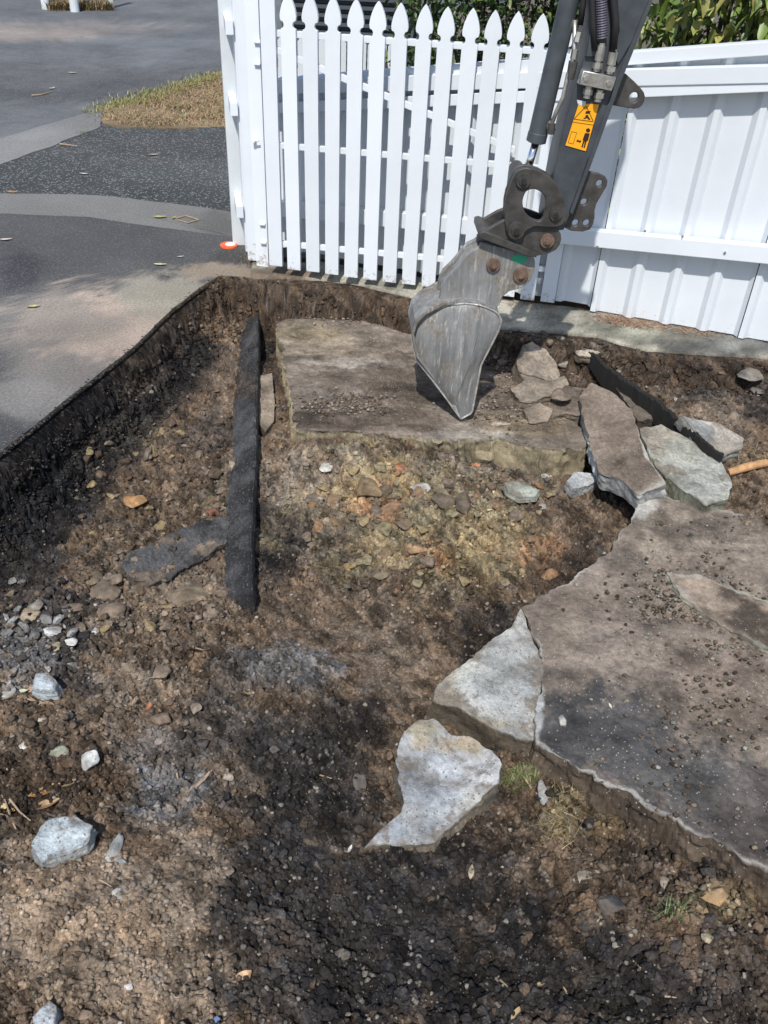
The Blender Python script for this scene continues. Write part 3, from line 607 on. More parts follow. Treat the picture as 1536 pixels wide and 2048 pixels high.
for rw in rowsS[2:-1]:
    A_w = worley(rw[:, 0], rw[:, 1], 45, 840); rw[:, 2] += (A_w[2] - .5) * .012 * sst(0, .3, A_w[1] - A_w[0])
rowsS.append(rgt + [.008, 0, -.03]); rowsS.append(rgt + [.004, 0, -.16])
SV = np.concatenate(rowsS); ii = np.arange(nS - 1); nr_ = len(rowsS)
SFc = np.concatenate([np.stack([k * nS + ii, k * nS + ii + 1, (k + 1) * nS + ii + 1, (k + 1) * nS + ii], 1) for k in range(nr_ - 1)]).tolist()
SFc += [[k * nS for k in range(nr_)], [k * nS + nS - 1 for k in range(nr_ - 1, -1, -1)]]
SC = zone_col(SV, [(480, 780, 40, 20, C_DBROWN, .6), (470, 760, 40, 30, (.10, .075, .055), .5)], (.050, .050, .052), 810) * np.clip(1 + 1.2 * fbm(SV[:, 0], SV[:, 1], 12, 5, .7, 816), .5, 1.8)[:, None]
SC[-2 * nS:] = C_BLACK
solo('asphalt_strip', SV, SFc, SC, M['chip'], 'long black asphalt strip standing up along the left of the pit', 'asphalt strip')
# ------------------------------------------------------------------ concrete footing under the fences
KT = [(500, 540), (640, 541), (880, 576), (1016, 618), (1160, 634), (1280, 656), (1536, 680), (2000, 730), (2600, 790)]
KB = [(500, 556), (640, 560), (690, 566), (880, 609), (998, 657), (1200, 676), (1282, 700), (1391, 709), (1536, 719), (2000, 765), (2600, 850)]
def poly_at(K, n):
    P = np.array([gz(x, y, 0) for x, y in K]); s = np.r_[0, np.cumsum(np.linalg.norm(np.diff(P, axis=0), axis=1))]
    t = np.linspace(0, s[-1], n); return np.stack([np.interp(t, s, P[:, k]) for k in range(3)], 1)
nK = 420
fr = poly_at(KB, nK); bk = poly_at(KT, nK); bk = bk + np.array([.0, .09, 0])
fr[:, :2] += np.stack([fbm(fr[:, 0], fr[:, 1], 9, 4, .6, 401), fbm(fr[:, 0], fr[:, 1], 9, 4, .6, 402)], 1) * .02
rows = []
for q, zz in ((0, -.25), (0, -.12), (0, -.02), (.03, .006)):
    p = fr + (bk - fr) * q; p[:, 2] = zz; p[:, 1] += .010 * fbm(p[:, 0], p[:, 1] + zz * 9, 22, 3, .6, 403); rows.append(p)
for q in np.linspace(.1, 1, 9):
    p = fr + (bk - fr) * q; p[:, 2] = .010 + .006 * fbm(p[:, 0], p[:, 1], 14, 4, .6, 404); rows.append(p)
KV = np.concatenate(rows); ii = np.arange(nK - 1); KF = np.concatenate([np.stack([r * nK + ii, r * nK + ii + 1, (r + 1) * nK + ii + 1, (r + 1) * nK + ii], 1) for r in range(len(rows) - 1)])
KC = zone_col(KV, [(760, 585, 160, 30, (.27, .26, .21), .7), (1080, 640, 110, 26, (.33, .31, .25), .8), (1250, 665, 90, 25, (.22, .23, .18), .6), (1450, 690, 140, 24, (.13, .135, .13), .8), (540, 550, 110, 14, (.20, .15, .11), .9)], (.30, .285, .235), 400)
KC *= np.clip(1 + 1.0 * fbm(KV[:, 0], KV[:, 1], 8, 5, .65, 405), .5, 1.6)[:, None]
KC[KV[:, 2] < -.01] = np.array(C_DBROWN) * 1.4
solo('concrete_footing', KV, KF, KC, M['concrete'], 'low weathered concrete footing running along the base of both white fences', 'footing')

# ------------------------------------------------------------------ frames for upright things
class Frame:
    def __init__(s, A, B):
        A = np.array(A, float); B = np.array(B, float); s.O = A.copy(); d = B - A; s.yaw = math.atan2(d[1], d[0])
        s.U = np.array([math.cos(s.yaw), math.sin(s.yaw), 0]); s.N = np.array([-math.sin(s.yaw), math.cos(s.yaw), 0])   # N points away from the camera
    def uz(s, px, py, n=0.0):
        d = ray(px, py); t = ((s.O + s.N * n - O3) @ s.N) / (d @ s.N); P = O3 + d * t - s.O
        return P @ s.U, P[2]
# corrugated fence
fA = gz(1020, 598, .0); fB = gz(1536, 690, .0)
FF = Frame([fA[0], fA[1], 0], fB)
fence = thing('metal_fence', 'white corrugated steel fence with capped top and two rails at right', 'fence', FF.O, FF.yaw)
top_l = FF.uz(730, 147); top_r = FF.uz(1536, 87)
tz = lambda u: top_l[1] + (top_r[1] - top_l[1]) * (u - top_l[0]) / (top_r[0] - top_l[0])
j1 = FF.uz(1212, 458)[0]; j2 = FF.uz(1525, 510)[0]
SW = j2 - j1; pitch = SW / 4
print('sheet width', SW, 'fence left u', FF.uz(552, 223), 'gate gap')
bot = {-3: .06, -2: .06, -1: .055, 0: FF.uz(1100, 596)[1], 1: FF.uz(1300, 640)[1], 2: FF.uz(1500, 676)[1], 3: -.06, 4: -.07}
RIB = .022
uL0 = FF.uz(548, 223)[0]
def sheet_mesh(u0, zb, clip=None):
    prof = []
    for k in range(4):
        b_ = u0 + k * pitch
        # rib centred at the sheet edge line
        prof += [(b_ + .000, -RIB), (b_ + .022, -RIB), (b_ + .040, 0), (b_ + pitch - .022, 0)]
    prof += [(u0 + SW - .004, -RIB)]
    prof = [(max(u, uL0), n_) for u, n_ in prof if u > uL0 - .06]
    if len(prof) < 3: return None, None
    V = []; F = []
    for (u, n_) in prof:
        zt = tz(u) - .004
        V += [(u, n_, zb), (u, n_, zt * .5 + zb * .5), (u, n_, zt)]
    for i in range(len(prof) - 1):
        for k in range(2):
            F.append([i * 3 + k, (i + 1) * 3 + k, (i + 1) * 3 + k + 1, i * 3 + k + 1])
    k = len(V)
    V2 = [(x, y + .0015, z) for x, y, z in V]
    return V + V2, F + [[i + k for i in f[::-1]] for f in F]
for s_ in range(-3, 5):
    u0 = j1 + (s_ - 1) * SW
    zb = bot.get(s_, -.05)
    V, F = sheet_mesh(u0, zb)
    if V is None: continue
    V = [(x, y + (.003 if s_ % 2 else 0), z) for x, y, z in V]
    link('sheet', mk_mesh('sheet', V, F, None, M['white2']), fence)
uL = FF.uz(548, 223)[0]; uR = j1 + 4 * SW
def raked(name, pa, pb, thick_px, n0, n1, bev=.003):
    """rail through two picture points, running the whole fence"""
    a_ = FF.uz(*pa, n0); b_ = FF.uz(*pb, n0); f = lambda u: a_[1] + (b_[1] - a_[1]) * (u - a_[0]) / (b_[0] - a_[0])
    mb = MB(); mb.prism([(uL, f(uL)), (uR, f(uR)), (uR, f(uR) - thick_px), (uL, f(uL) - thick_px)], n0, n1)
    return mb.obj(name, M['white2'], fence, bevel=bev)
raked('rail', (1290, 138), (1536, 131), .062, -.072, -.024)
raked('rail_lip', (1290, 170), (1536, 158), .046, -.066, -.0245)
raked('rail', (1122, 456), (1536, 494), .072, -.072, -.024)
mb = MB(); mb.prism([(uL, tz(uL) + .012), (uR, tz(uR) + .012), (uR, tz(uR) - .036), (uL, tz(uL) - .036)], -.045, .02); mb.obj('capping', M['white2'], fence, bevel=.003)
screw = MB(); screw.tube([(0, -.0055, 0), (0, 0, 0)], [.0055, .006], 8)
so = screw.obj('screw', M['steel'], fence); so.location = (FF.uz(1365, 473, -.072)[0], -.072, FF.uz(1365, 473, -.072)[1])
for px, py in ((1195, 493), (1290, 462), (1450, 505)):
    c = so.copy(); col.objects.link(c); q = FF.uz(px, py, -.072); c.location = (q[0], -.072, q[1])

# picket gate
PF = Frame([*gz(540, 533, .0)[:2], 0], gz(880, 572, .0))
gA = gz(540, 533, .05); gB = gz(880, 572, .05)
GF_ = Frame([gA[0], gA[1], 0], gB)
gate = thing('picket_gate', 'white picket gate with pointed heads and a diagonal brace', 'gate', GF_.O, GF_.yaw)
ub2 = GF_.uz(589, 534)[0]; ub9 = GF_.uz(818, 561)[0]
gp = (ub9 - ub2) / 6.0
zt_ = GF_.uz(803, 3)[1]; print('gate top z', zt_, 'pitch', gp)
def picket_poly(w_, h):
    hw = w_ / 2; P = [(-hw, 0), (hw, 0), (hw, h - .140), (hw * .98, h - .136)]
    for k in range(7):
        g = -.5 * math.pi + math.pi * k / 6           # notch
        P.append((hw - .001 - .013 * math.cos(g), h - .118 + .015 * math.sin(g)))
    for t in np.linspace(0, 1, 9)[0:]:
        P.append(((hw * 1.10) * (math.sin(math.pi * (.5 + .5 * t)) ** .75 if t < 1 else 0) * (1 if t > .0 else .93), h - .100 + .100 * t))
    L = [(-x, z) for x, z in P[2:-1]][::-1]
    return P + L
pw = gp * .69
zb = .052
pm = MB(); pm.prism(picket_poly(pw, zt_ - zb + .005), -.010, .010)
p0 = pm.obj('picket', M['white'], gate, bevel=.0015)
slope = (GF_.uz(1085, 30)[1] - GF_.uz(803, 3)[1]) / (GF_.uz(1085, 30)[0] - GF_.uz(803, 3)[0])
print('gate slope', slope)
for k in range(14):
    o = p0 if k == 0 else p0.copy()
    if k: col.objects.link(o)
    u = ub2 + (k - 0) * gp
    o.location = (u, (.0008 if k % 2 else -.0006), zb + slope * (u - ub2) * .6 + random.uniform(-.003, .003)); o.rotation_euler = (0, R_(random.uniform(-.25, .25)), 0)
uE = ub2 + 13 * gp + pw * .5
u0 = GF_.uz(540, 500)[0]
def bar(name, pa, pb, t, n0=.0115, n1=.036):
    a_ = GF_.uz(*pa, n0); b_ = GF_.uz(*pb, n0); f = lambda u: a_[1] + (b_[1] - a_[1]) * (u - a_[0]) / (b_[0] - a_[0])
    mb = MB(); mb.prism([(u0, f(u0) - t / 2), (uE, f(uE) - t / 2), (uE, f(uE) + t / 2), (u0, f(u0) + t / 2)], n0, n1); return mb.obj(name, M['white'], gate, bevel=.002)
bar('rail', (553, 67), (878, 89), .026); bar('rail', (562, 292), (880, 320), .025); bar('rail', (568, 489), (880, 519), .025)
a_ = GF_.uz(553, 101, .012); b_ = GF_.uz(1030, 302, .012)
mb = MB(); mb.prism([(a_[0], a_[1] - .014), (b_[0], b_[1] - .014), (b_[0], b_[1] + .014), (a_[0], a_[1] + .014)], .0125, .034); mb.obj('brace', M['white'], gate, bevel=.002)
for ue, nm in ((u0 - .0, 'stile'), (uE - .028, 'stile')):
    mb = MB(); mb.box(ue - .001, ue + .026, .0105, .040, .06, zt_ - .2); mb.obj(nm, M['white'], gate, bevel=.002)
# flat boards at the hinge side
for (xa, xb, yb, nm) in ((540, 566, 529, 'hinge_board'),):
    ua = GF_.uz(xa, yb)[0]; ub_ = GF_.uz(xb, yb)[0]
    mb = MB(); mb.box(ua, ub_, -.012, .010, GF_.uz(xa, yb)[1], zt_ + .08); mb.obj(nm, M['white'], gate, bevel=.002)
# gate post
post = thing('gate_post', 'white square gate post with hinge bolts left of the pickets', 'post', PF.O, PF.yaw)
ua = PF.uz(513, 535, -.03)[0]; ub_ = PF.uz(538, 535, -.03)[0]
mb = MB(); mb.box(ua, ub_ - .002, -.03, .035, .0, 1.32); mb.obj('shaft', M['white'], post, bevel=.003)
mb = MB(); mb.box(ua - .055, ua - .003, .0, .05, .02, 1.32); mb.obj('backing_post', M['white'], post, bevel=.003)
for (px, py) in ((515, 84), (525, 448), (515, 128), (527, 485)):
    q = PF.uz(px, py, -.03); mb = MB(); mb.tube([(q[0] - .012, -.037, q[1]), (q[0] + .016, -.037, q[1])], .007, 10); mb.box(q[0] - .012, q[0] + .012, -.034, -.0295, q[1] - .012, q[1] + .012); mb.obj('hinge', M['white'], post, bevel=.001)
q = PF.uz(512, 280, -.03); mb = MB(); mb.tube([(q[0] - .005, -.055, q[1]), (q[0] - .005, -.03, q[1])], .008, 10); mb.tube([(q[0] - .005, -.052, q[1]), (q[0] + .022, -.052, q[1] + .004)], .004, 8); mb.obj('latch', M['white'], post)
# side fence turning back towards the street
sA = PF.O + PF.U * (ua - .062) + PF.N * .05
sB = np.array([*gz(494, 488, 0)[:2], 0]); sd_ = sB - sA; sL = float(np.linalg.norm(sd_))
side = thing('side_fence', 'narrow white picket fence running back from the gate post to the street', 'fence', sA, math.atan2(sd_[1], sd_[0]))
for k in range(3):
    if k == 0:
        mb = MB(); mb.box(.02, .085, .0, .018, .04, 1.24); sp = mb.obj('paling', M['white'], side, bevel=.002)
    else:
        c = sp.copy(); col.objects.link(c); c.location = (k * .105, 0, 0)
for z_ in (.22, .70, 1.04):
    mb = MB(); mb.box(.0, sL, .019, .055, z_, z_ + .06); mb.obj('rail', M['white'], side, bevel=.003)
mb = MB(); mb.box(sL - .02, sL + .075, -.02, .075, .0, 1.45); mb.obj('post', M['backwhite'], side, bevel=.003)
mb = MB(); mb.box(sL - .028, sL + .083, -.028, .083, 1.45, 1.48); mb.obj('post_cap', M['backwhite'], side, bevel=.003)

# ------------------------------------------------------------------ behind the fences
def leaf_cloud(P, size, cols, droop, sd, length=1.8):
    """P centres; each leaf is a folded four-vertex blade"""
    r = np.random.default_rng(sd); n = len(P)
    az = r.uniform(0, 2 * np.pi, n); el = r.uniform(-.9, .3, n) - droop; sz = size * r.uniform(.6, 1.3, n)
    ax = np.stack([np.cos(az) * np.cos(el), np.sin(az) * np.cos(el), np.sin(el)], 1)
    sdv = np.stack([-np.sin(az), np.cos(az), r.uniform(-.5, .5, n)], 1); sdv /= np.linalg.norm(sdv, axis=1, keepdims=True)
    nr = np.cross(ax, sdv)
    L = (sz * length)[:, None]; W = (sz * .5)[:, None]
    pts = [P, P + ax * L * .3 + sdv * W * .85 + nr * W * .25, P + ax * L * .65 + sdv * W * .7 + nr * W * .2, P + ax * L - nr * W * .3, P + ax * L * .65 - sdv * W * .7 + nr * W * .2, P + ax * L * .3 - sdv * W * .85 + nr * W * .25, P + ax * L * .4]
    V = np.stack(pts, 1).reshape(-1, 3); b_ = np.arange(n)[:, None] * 7
    T = np.array([[0, 1, 6], [1, 2, 6], [2, 3, 6], [3, 4, 6], [4, 5, 6], [5, 0, 6]])
    F = (b_[:, :, None] + T[None]).reshape(-1, 3)
    ci = r.integers(0, len(cols), n); C = np.array(cols)[ci] * r.uniform(.6, 1.3, n)[:, None]
    return V, F, np.repeat(C, 7, 0)
def hedge(name, label, x0, x1, y0, y1, z1, n, size, cols, droop, sd, length):
    r = np.random.default_rng(sd)
    root = thing(name, label, 'hedge', ((x0 + x1) / 2, (y0 + y1) / 2, -.04))
    off = np.array(root.location)
    # clumps of foliage, denser on the side towards the camera
    k = n // 14; cx_ = r.uniform(x0, x1, k); cz = r.uniform(.0, z1, k); cy_ = y0 + (y1 - y0) * r.uniform(0, 1, k) ** 1.6
    cy_ += .16 * np.sin(cx_ * 9 + cz * 5) * np.cos(cz * 8)
    P = np.repeat(np.stack([cx_, cy_, cz], 1), 14, 0) + r.normal(0, .055, (k * 14, 3))
    V, F, C = leaf_cloud(P, size, cols, droop, sd + 1, length)
    o = link('foliage', mk_mesh('foliage', V - off, F, C, M['leaf']), root); tag(o, kind='stuff')
    mb = MB()
    for i in range(34):
        x = r.uniform(x0, x1); y = r.uniform(y0 + .12, y1); pts = [(x, y, 0)]
        for q in range(5): pts.append((pts[-1][0] + r.normal(0, .05), pts[-1][1] + r.normal(0, .04), pts[-1][2] + z1 / 5.2))
        mb.tube([tuple(np.array(p) - off) for p in pts], [.014, .012, .01, .008, .006, .004], 6)
    b = mb.obj('branches', M['bark'], root); tag(b, kind='stuff')
    return root
hx0 = gz(725, 300, 0)[0]
hedge('hedge', 'dark small leaved hedge behind the picket gate', -.05, 1.15, 5.35, 6.1, 1.75, 15000, .026, [(.04, .085, .02), (.06, .115, .025), (.09, .14, .03), (.03, .06, .018), (.12, .15, .04)], .2, 500, 1.7)
hedge('shrub', 'yellow green large leaved shrub above the corrugated fence', 1.15, 2.9, 4.45, 5.2, 1.8, 9500, .045, [(.15, .22, .04), (.20, .26, .05), (.25, .28, .07), (.09, .14, .03), (.28, .27, .08)], .55, 520, 1.9)
# slatted fence and dark cladding far behind the gate
bf = thing('slat_fence', 'pale narrow slatted fence standing behind the gate at left', 'fence', (-.95, 6.2, -.04), R_(-4))
for k in range(15):
    if k == 0:
        mb = MB(); mb.prism([(0, 0), (.055, 0), (.055, .82), (.0275, .85), (0, .82)], 0, .018); so = mb.obj('slat', M['backwhite'], bf)
    else:
        c = so.copy(); col.objects.link(c); c.location = (k * .064, 0, 0)
mb = MB(); mb.box(-.02, .98, .019, .05, .18, .24); mb.obj('rail', M['backwhite'], bf)
mb = MB(); mb.box(-.02, .98, .019, .05, .60, .66); mb.obj('rail', M['backwhite'], bf)
mb = MB(); mb.box(.955, 1.015, .0, .06, .0, .95); mb.obj('post', M['backwhite'], bf)
dw_ = thing('louvre_screen', 'dark grey louvred screen standing behind the pale slatted fence', 'screen', (-1.05, 8.2, -.04), 0)
mb = MB(); mb.box(0, 1.15, .03, .09, 0, 1.7); mb.obj('backing', M['darkwall'], dw_)
for k in range(26):
    if k == 0:
        mb = MB(); mb.add([(.0, .028, .0), (1.15, .028, .0), (1.15, -.01, -.03), (.0, -.01, -.03), (.0, .029, .006), (1.15, .029, .006), (1.15, -.009, -.024), (.0, -.009, -.024)], [[0, 1, 2, 3], [7, 6, 5, 4], [0, 4, 5, 1], [1, 5, 6, 2], [2, 6, 7, 3], [3, 7, 4, 0]]); so = mb.obj('louvre', M['darkwall'], dw_); so.location = (0, 0, .06)
    else:
        c = so.copy(); col.objects.link(c); c.location = (0, 0, .06 + k * .063)
# street posts at the far side
for i, (px, py, r_, hgt, mm, lab) in enumerate([(92, 16, .055, .9, 'white', 'white round street post nearest the left edge beyond the road'), (150, 21, .06, .9, 'backwhite', 'grey street post in the middle of the three beyond the road'), (222, 13, .045, .85, 'white', 'thin white street post rightmost of the three beyond the road')]):
    p = gz(px, py, 0); t = thing('street_post', lab, 'post', (p[0], p[1], -.02), 0, 'posts beyond the road')
    mb = MB(); mb.tube([(0, 0, 0), (0, 0, hgt)], r_, 14); mb.obj('shaft', M[mm], t, smooth=False)
    mb = MB(); mb.tube([(0, 0, hgt), (0, 0, hgt + .02), (0, 0, hgt + .035)], [r_ * 1.1, r_ * 1.1, r_ * .5], 14); mb.obj('cap', M[mm], t)
# grass
def blades(name, P, hgt, wid, cols, sd, lean=.6):
    r = np.random.default_rng(sd); n = len(P); az = r.uniform(0, 6.283, n); h = hgt * r.uniform(.4, 1.3, n); ln = lean * h * r.uniform(.2, 1.6, n)
    dx, dy = np.cos(az), np.sin(az); w_ = wid * r.uniform(.6, 1.2, n)
    a0 = P + np.stack([-dy * w_, dx * w_, h * 0], 1); a1 = P - np.stack([-dy * w_, dx * w_, h * 0], 1)
    m0 = P + np.stack([dx * ln * .35 - dy * w_ * .7, dy * ln * .35 + dx * w_ * .7, h * .65], 1); m1 = P + np.stack([dx * ln * .35 + dy * w_ * .7, dy * ln * .35 - dx * w_ * .7, h * .65], 1)
    tp = P + np.stack([dx * ln, dy * ln, h], 1)
    V = np.stack([a0, a1, m1, m0, tp], 1).reshape(-1, 3); T = np.array([[0, 1, 2], [0, 2, 3], [3, 2, 4]]); F = (np.arange(n)[:, None, None] * 5 + T[None]).reshape(-1, 3)
    C = np.repeat(np.array(cols)[r.integers(0, len(cols), n)] * r.uniform(.7, 1.3, n)[:, None], 5, 0)
    return V, F, C
vp = []
A_, B_, C2, D_ = G(200, 234), G(462, 140), G(475, 252), G(240, 254)
for k in range(16000):
    s_, t_ = random.random() ** .6, random.random()
    p = (1 - t_) * ((1 - s_) * A_ + s_ * B_) + t_ * ((1 - s_) * np.array(G(205, 246)) + s_ * C2)
    if n2(np.array([p[0] * 3.1]), np.array([p[1] * 3.1]), 5)[0] + .6 * n2(np.array([p[0] * 9.]), np.array([p[1] * 9.]), 6)[0] < -.12 and random.random() < .85: continue
    vp.append((p[0] + random.gauss(0, .05), p[1] + random.gauss(0, .05), .0))
vp = np.array(vp)
V, F, C = blades('grass', vp, .020, .0035, [(.38, .28, .14), (.32, .26, .12), (.42, .27, .17), (.24, .23, .09), (.36, .22, .14)], 600, 2.6)
tag(link('dry_grass', mk_mesh('dry_grass', V, F, C, M['leaf'])), 'dry straw coloured grass on the verge', 'grass', kind='stuff')
gm = np.array([(np.array(G(200, 219)) * (1 - t) + np.array(G(455, 144)) * t) for t in rng.uniform(.02, 1, 2600)]); gm += rng.normal(0, .09, gm.shape); gm[:, 1] -= .12
V, F, C = blades('green', np.c_[gm, np.zeros(len(gm))], .03, .0035, [(.17, .20, .05), (.25, .25, .08), (.30, .25, .10)], 601, 1.2)
tag(link('green_grass', mk_mesh('green_grass', V, F, C, M['leaf'])), 'greener grass along the road side of the verge', 'grass', kind='stuff')
ff = np.array([G(x, y) for x, y in zip(rng.uniform(95, 225, 2500), rng.uniform(10, 19, 2500))])
V, F, C = blades('fargrass', np.c_[ff, np.full(len(ff), -.012)], .09, .008, [(.24, .13, .07), (.16, .15, .05), (.25, .17, .09)], 602, 1)
tag(link('far_grass', mk_mesh('far_grass', V, F, C, M['leaf'])), 'leaf littered grass around the far street posts', 'grass', kind='stuff')

# ------------------------------------------------------------------ excavator arm
tip = gz(922, 838, -.125)
XF = Frame(tip, tip + np.array([1, .06, 0]))
arm = thing('excavator', 'dark grey mini excavator arm with a narrow worn steel bucket', 'excavator arm', XF.O, XF.yaw)
Z0 = XF.O[2]
def uzx(px, py, n=0.0):
    u, z = XF.uz(px, py, n); return u, z
def plate(name, pts, n0, n1, material, parent=None, holes=(), bev=.0025, smooth_n=0, at=None):
    """flat plate cut from a picture outline at distance n0, thickness to n1; holes are (px,py,r_px)"""
    parent = parent or arm
    P = [uzx(x, y, n0 if at is None else at) for x, y in pts]
    cu = bpy.data.curves.new(name, 'CURVE'); cu.dimensions = '2D'; cu.fill_mode = 'BOTH'; cu.extrude = max(1e-4, abs(n1 - n0) / 2 - bev); cu.bevel_depth = bev; cu.bevel_resolution = 1
    def spl(Q):
        s = cu.splines.new('POLY'); s.points.add(len(Q) - 1); s.use_cyclic_u = True
        for p_, q in zip(s.points, Q): p_.co = (q[0], q[1], 0, 1)
    cx_ = np.mean([p[0] for p in P]); cz_ = np.mean([p[1] for p in P])
    if smooth_n:
        Q = np.array(P)
        for k in range(smooth_n):
            Q = np.stack([.75 * Q + .25 * np.roll(Q, -1, 0), .25 * Q + .75 * np.roll(Q, -1, 0)], 1).reshape(-1, 2)
        P = [tuple(q) for q in Q]
    # curve bevel grows outwards: pull in
    spl(P)
    for h in holes:
        if len(h) == 3:
            c = uzx(h[0], h[1], n0); r_ = abs(uzx(h[0] + h[2], h[1], n0)[0] - c[0]); spl([(c[0] + r_ * math.cos(g), c[1] + r_ * math.sin(g)) for g in np.linspace(0, 2 * math.pi, 18, endpoint=False)])
        else:
            Q = np.array([uzx(x, y, n0) for x, y in h])
            for k in range(2): Q = np.stack([.75 * Q + .25 * np.roll(Q, -1, 0), .25 * Q + .75 * np.roll(Q, -1, 0)], 1).reshape(-1, 2)
            spl(Q)
    to = bpy.data.objects.new('tmp', cu); col.objects.link(to)
    dg = bpy.context.evaluated_depsgraph_get(); me = bpy.data.meshes.new_from_object(to.evaluated_get(dg)); bpy.data.objects.remove(to)
    # curve local (x,y,z) -> (u, -n, z)
    mid = (n0 + n1) / 2
    for v in me.vertices:
        x, y, z = v.co; v.co = (x, mid - z, y - Z0 + XF.O[2] - XF.O[2] + 0)
    me.name = name; me.materials.clear(); me.materials.append(material)
    return link(name, me, parent)
# uz() measures z from the frame origin already
Z0 = 0.0
def disc(mb, px, py, r_px, n0, n1, seg=20):
    u, z = uzx(px, py, n0); r_ = abs(uzx(px + r_px, py, n0)[0] - u); mb.tube([(u, n0, z), (u, n1, z)], r_, seg); return u, z, r_
def P3(px, py, n): u, z = uzx(px, py, n); return (u, n, z)
S0, S1 = .06, .20
stick = plate('stick', [(1200, -330), (1182, 30), (1172, 113), (1137, 230), (1114, 328), (1104, 380), (1092, 445), (1100, 462), (1126, 458), (1140, 424), (1174, 320), (1186, 300), (1233, 162), (1282, 39), (1297, 0), (1410, -330)], S0, S1, M['armgrey'], bev=.004)
plate('flange', [(1196, 290), (1242, 162), (1291, 39), (1305, 0), (1297, 0), (1282, 39), (1233, 162), (1186, 300), (1140, 424), (1145, 428)], S0 - .006, S1 + .006, M['armgrey'], bev=.002)
plate('cheek_plate', [(1240, -300), (1236, 0), (1240, 60), (1231, 100), (1236, 128), (1262, 85), (1280, 39), (1297, 0), (1400, -300)], S0 - .010, S0 + .004, M['armgrey'], bev=.002)
plate('cheek_plate', [(1165, -300), (1180, 0), (1186, 40), (1180, 75), (1173, 112), (1190, 112), (1196, 60), (1195, 0), (1190, -300)], S0 - .012, S0 + .004, M['armgrey'], bev=.002)
plate('lug', [(1244, 143), (1276, 172), (1290, 190), (1286, 208), (1273, 217), (1255, 214), (1214, 207), (1225, 178)], .115, .135, M['armlink'], holes=[(1268, 195, 11)], smooth_n=1)
plate('mount_plate', [(1168, 343), (1208, 351), (1216, 366), (1202, 390), (1188, 414), (1188, 444), (1176, 463), (1132, 460), (1128, 440), (1150, 395)], .10, .118, M['armlink'], holes=[(1199, 367, 8), (1168, 404, 8), (1151, 446, 8), (1173, 446, 8)], smooth_n=1)
# boom cylinder
a_, b_ = np.array(P3(1160, -90, .12)), np.array(P3(1072, 283, .12))
ax = (b_ - a_) / np.linalg.norm(b_ - a_)
rc = abs(uzx(1092, 283, .12)[0] - uzx(1053, 283, .12)[0]) / 2 * .96
mb = MB(); mb.tube([a_, b_ - ax * .03, b_ - ax * .028, b_, b_ + ax * .004], [rc, rc, rc * 1.06, rc * 1.06, rc * .8], 28); mb.obj('cylinder_barrel', M['armgrey'], arm, smooth=False)
rod_end = np.array(P3(1050, 356, .12))
mb = MB(); mb.tube([b_, rod_end], rc * .42, 20); mb.obj('cylinder_rod', M['chrome'], arm, smooth=True)
mb = MB(); rx_ = (rod_end - b_) / np.linalg.norm(rod_end - b_); mb.tube([rod_end - rx_ * .045, rod_end - rx_ * .01], [rc * .5, rc * .7], 16); mb.tube([rod_end + np.array([0, -.022, 0]), rod_end + np.array([0, .022, 0])], rc * .8, 18); mb.obj('rod_eye', M['armlink'], arm)
mb = MB(); mb.tube([P3(1150, 40, .10), P3(1148, 110, .085), P3(1136, 150, .085), P3(1126, 195, .085), P3(1112, 225, .09), P3(1100, 258, .10)], .0075, 10); mb.obj('feed_pipe', M['steel'], arm, smooth=True)
mb = MB(); mb.tube([P3(1158, 64, .088), P3(1153, 84, .086)], .013, 6); mb.tube([P3(1151, 98, .085), P3(1147, 118, .085)], .012, 6); mb.obj('pipe_fitting', M['steel'], arm)
mb = MB(); mb.tube([P3(1147, 122, .085), P3(1140, 158, .085)], [.016, .014], 10); mb.obj('pipe_clamp', M['armlink'], arm, bevel=.002)
mb = MB(); mb.tube([P3(1094, 238, .12), P3(1103, 262, .085)], .015, 10); mb.tube([P3(1104, 247, .085), P3(1101, 268, .085)], .013, 10); mb.obj('port_boss', M['armlink'], arm)
mb = MB(); mb.tube([P3(1180, -160, .09), P3(1168, -20, .085), P3(1166, 10, .085), P3(1160, 50, .085)], .010, 10); mb.obj('hose', M['black'], arm, smooth=True)
# hoses and manifold on the stick
hz_ = S0 - .016
pts = [P3(1190, -220, hz_)] + [P3(1200 + 5 * math.sin(i / 9), -60 + i * 15, hz_) for i in range(10)]
mb = MB(); rr = []; pp_ = []
for i in range(60):
    t = i / 59; k = t * (len(pts) - 1); j = min(int(k), len(pts) - 2); f = k - j
    pp_.append(np.array(pts[j]) * (1 - f) + np.array(pts[j + 1]) * f); rr.append(.0165 + (.0025 if i % 2 else 0))
mb.tube(pp_, rr, 14); mb.obj('sleeved_hose', M['sleeve'], arm)
mb = MB(); mb.tube([P3(1216, -220, hz_), P3(1222, -40, hz_), P3(1231, 40, hz_), P3(1226, 105, hz_)], .012, 12); mb.obj('hose', M['black'], arm, smooth=True)
mb = MB(); mb.tube([P3(1185, -220, hz_ + .01), P3(1183, -40, hz_), P3(1186, 50, hz_), P3(1190, 100, hz_)], .010, 12); mb.obj('hose', M['black'], arm, smooth=True)
for (xa, ya, xb, yb) in ((1203, 92, 1197, 121), (1227, 104, 1222, 129)):
    mb = MB(); A1 = np.array(P3(xa, ya, hz_)); B1 = np.array(P3(xb, yb, hz_)); d = B1 - A1
    mb.tube([A1 - d * .22, A1 - d * .2, A1], .011, 12); mb.tube([A1, B1], .0145, 14); mb.tube([B1, B1 + d * .15], .010, 10); mb.tube([B1 + d * .15, B1 + d * .55], .0165, 6); mb.tube([B1 + d * .55, B1 + d * .75], .011, 10); mb.obj('hose_fitting', M['steel'], arm)
blk = plate('manifold_block', [(1168, 143), (1231, 156), (1223, 181), (1160, 168)], S0 - .036, S0 + .002, M['steel'], bev=.002)
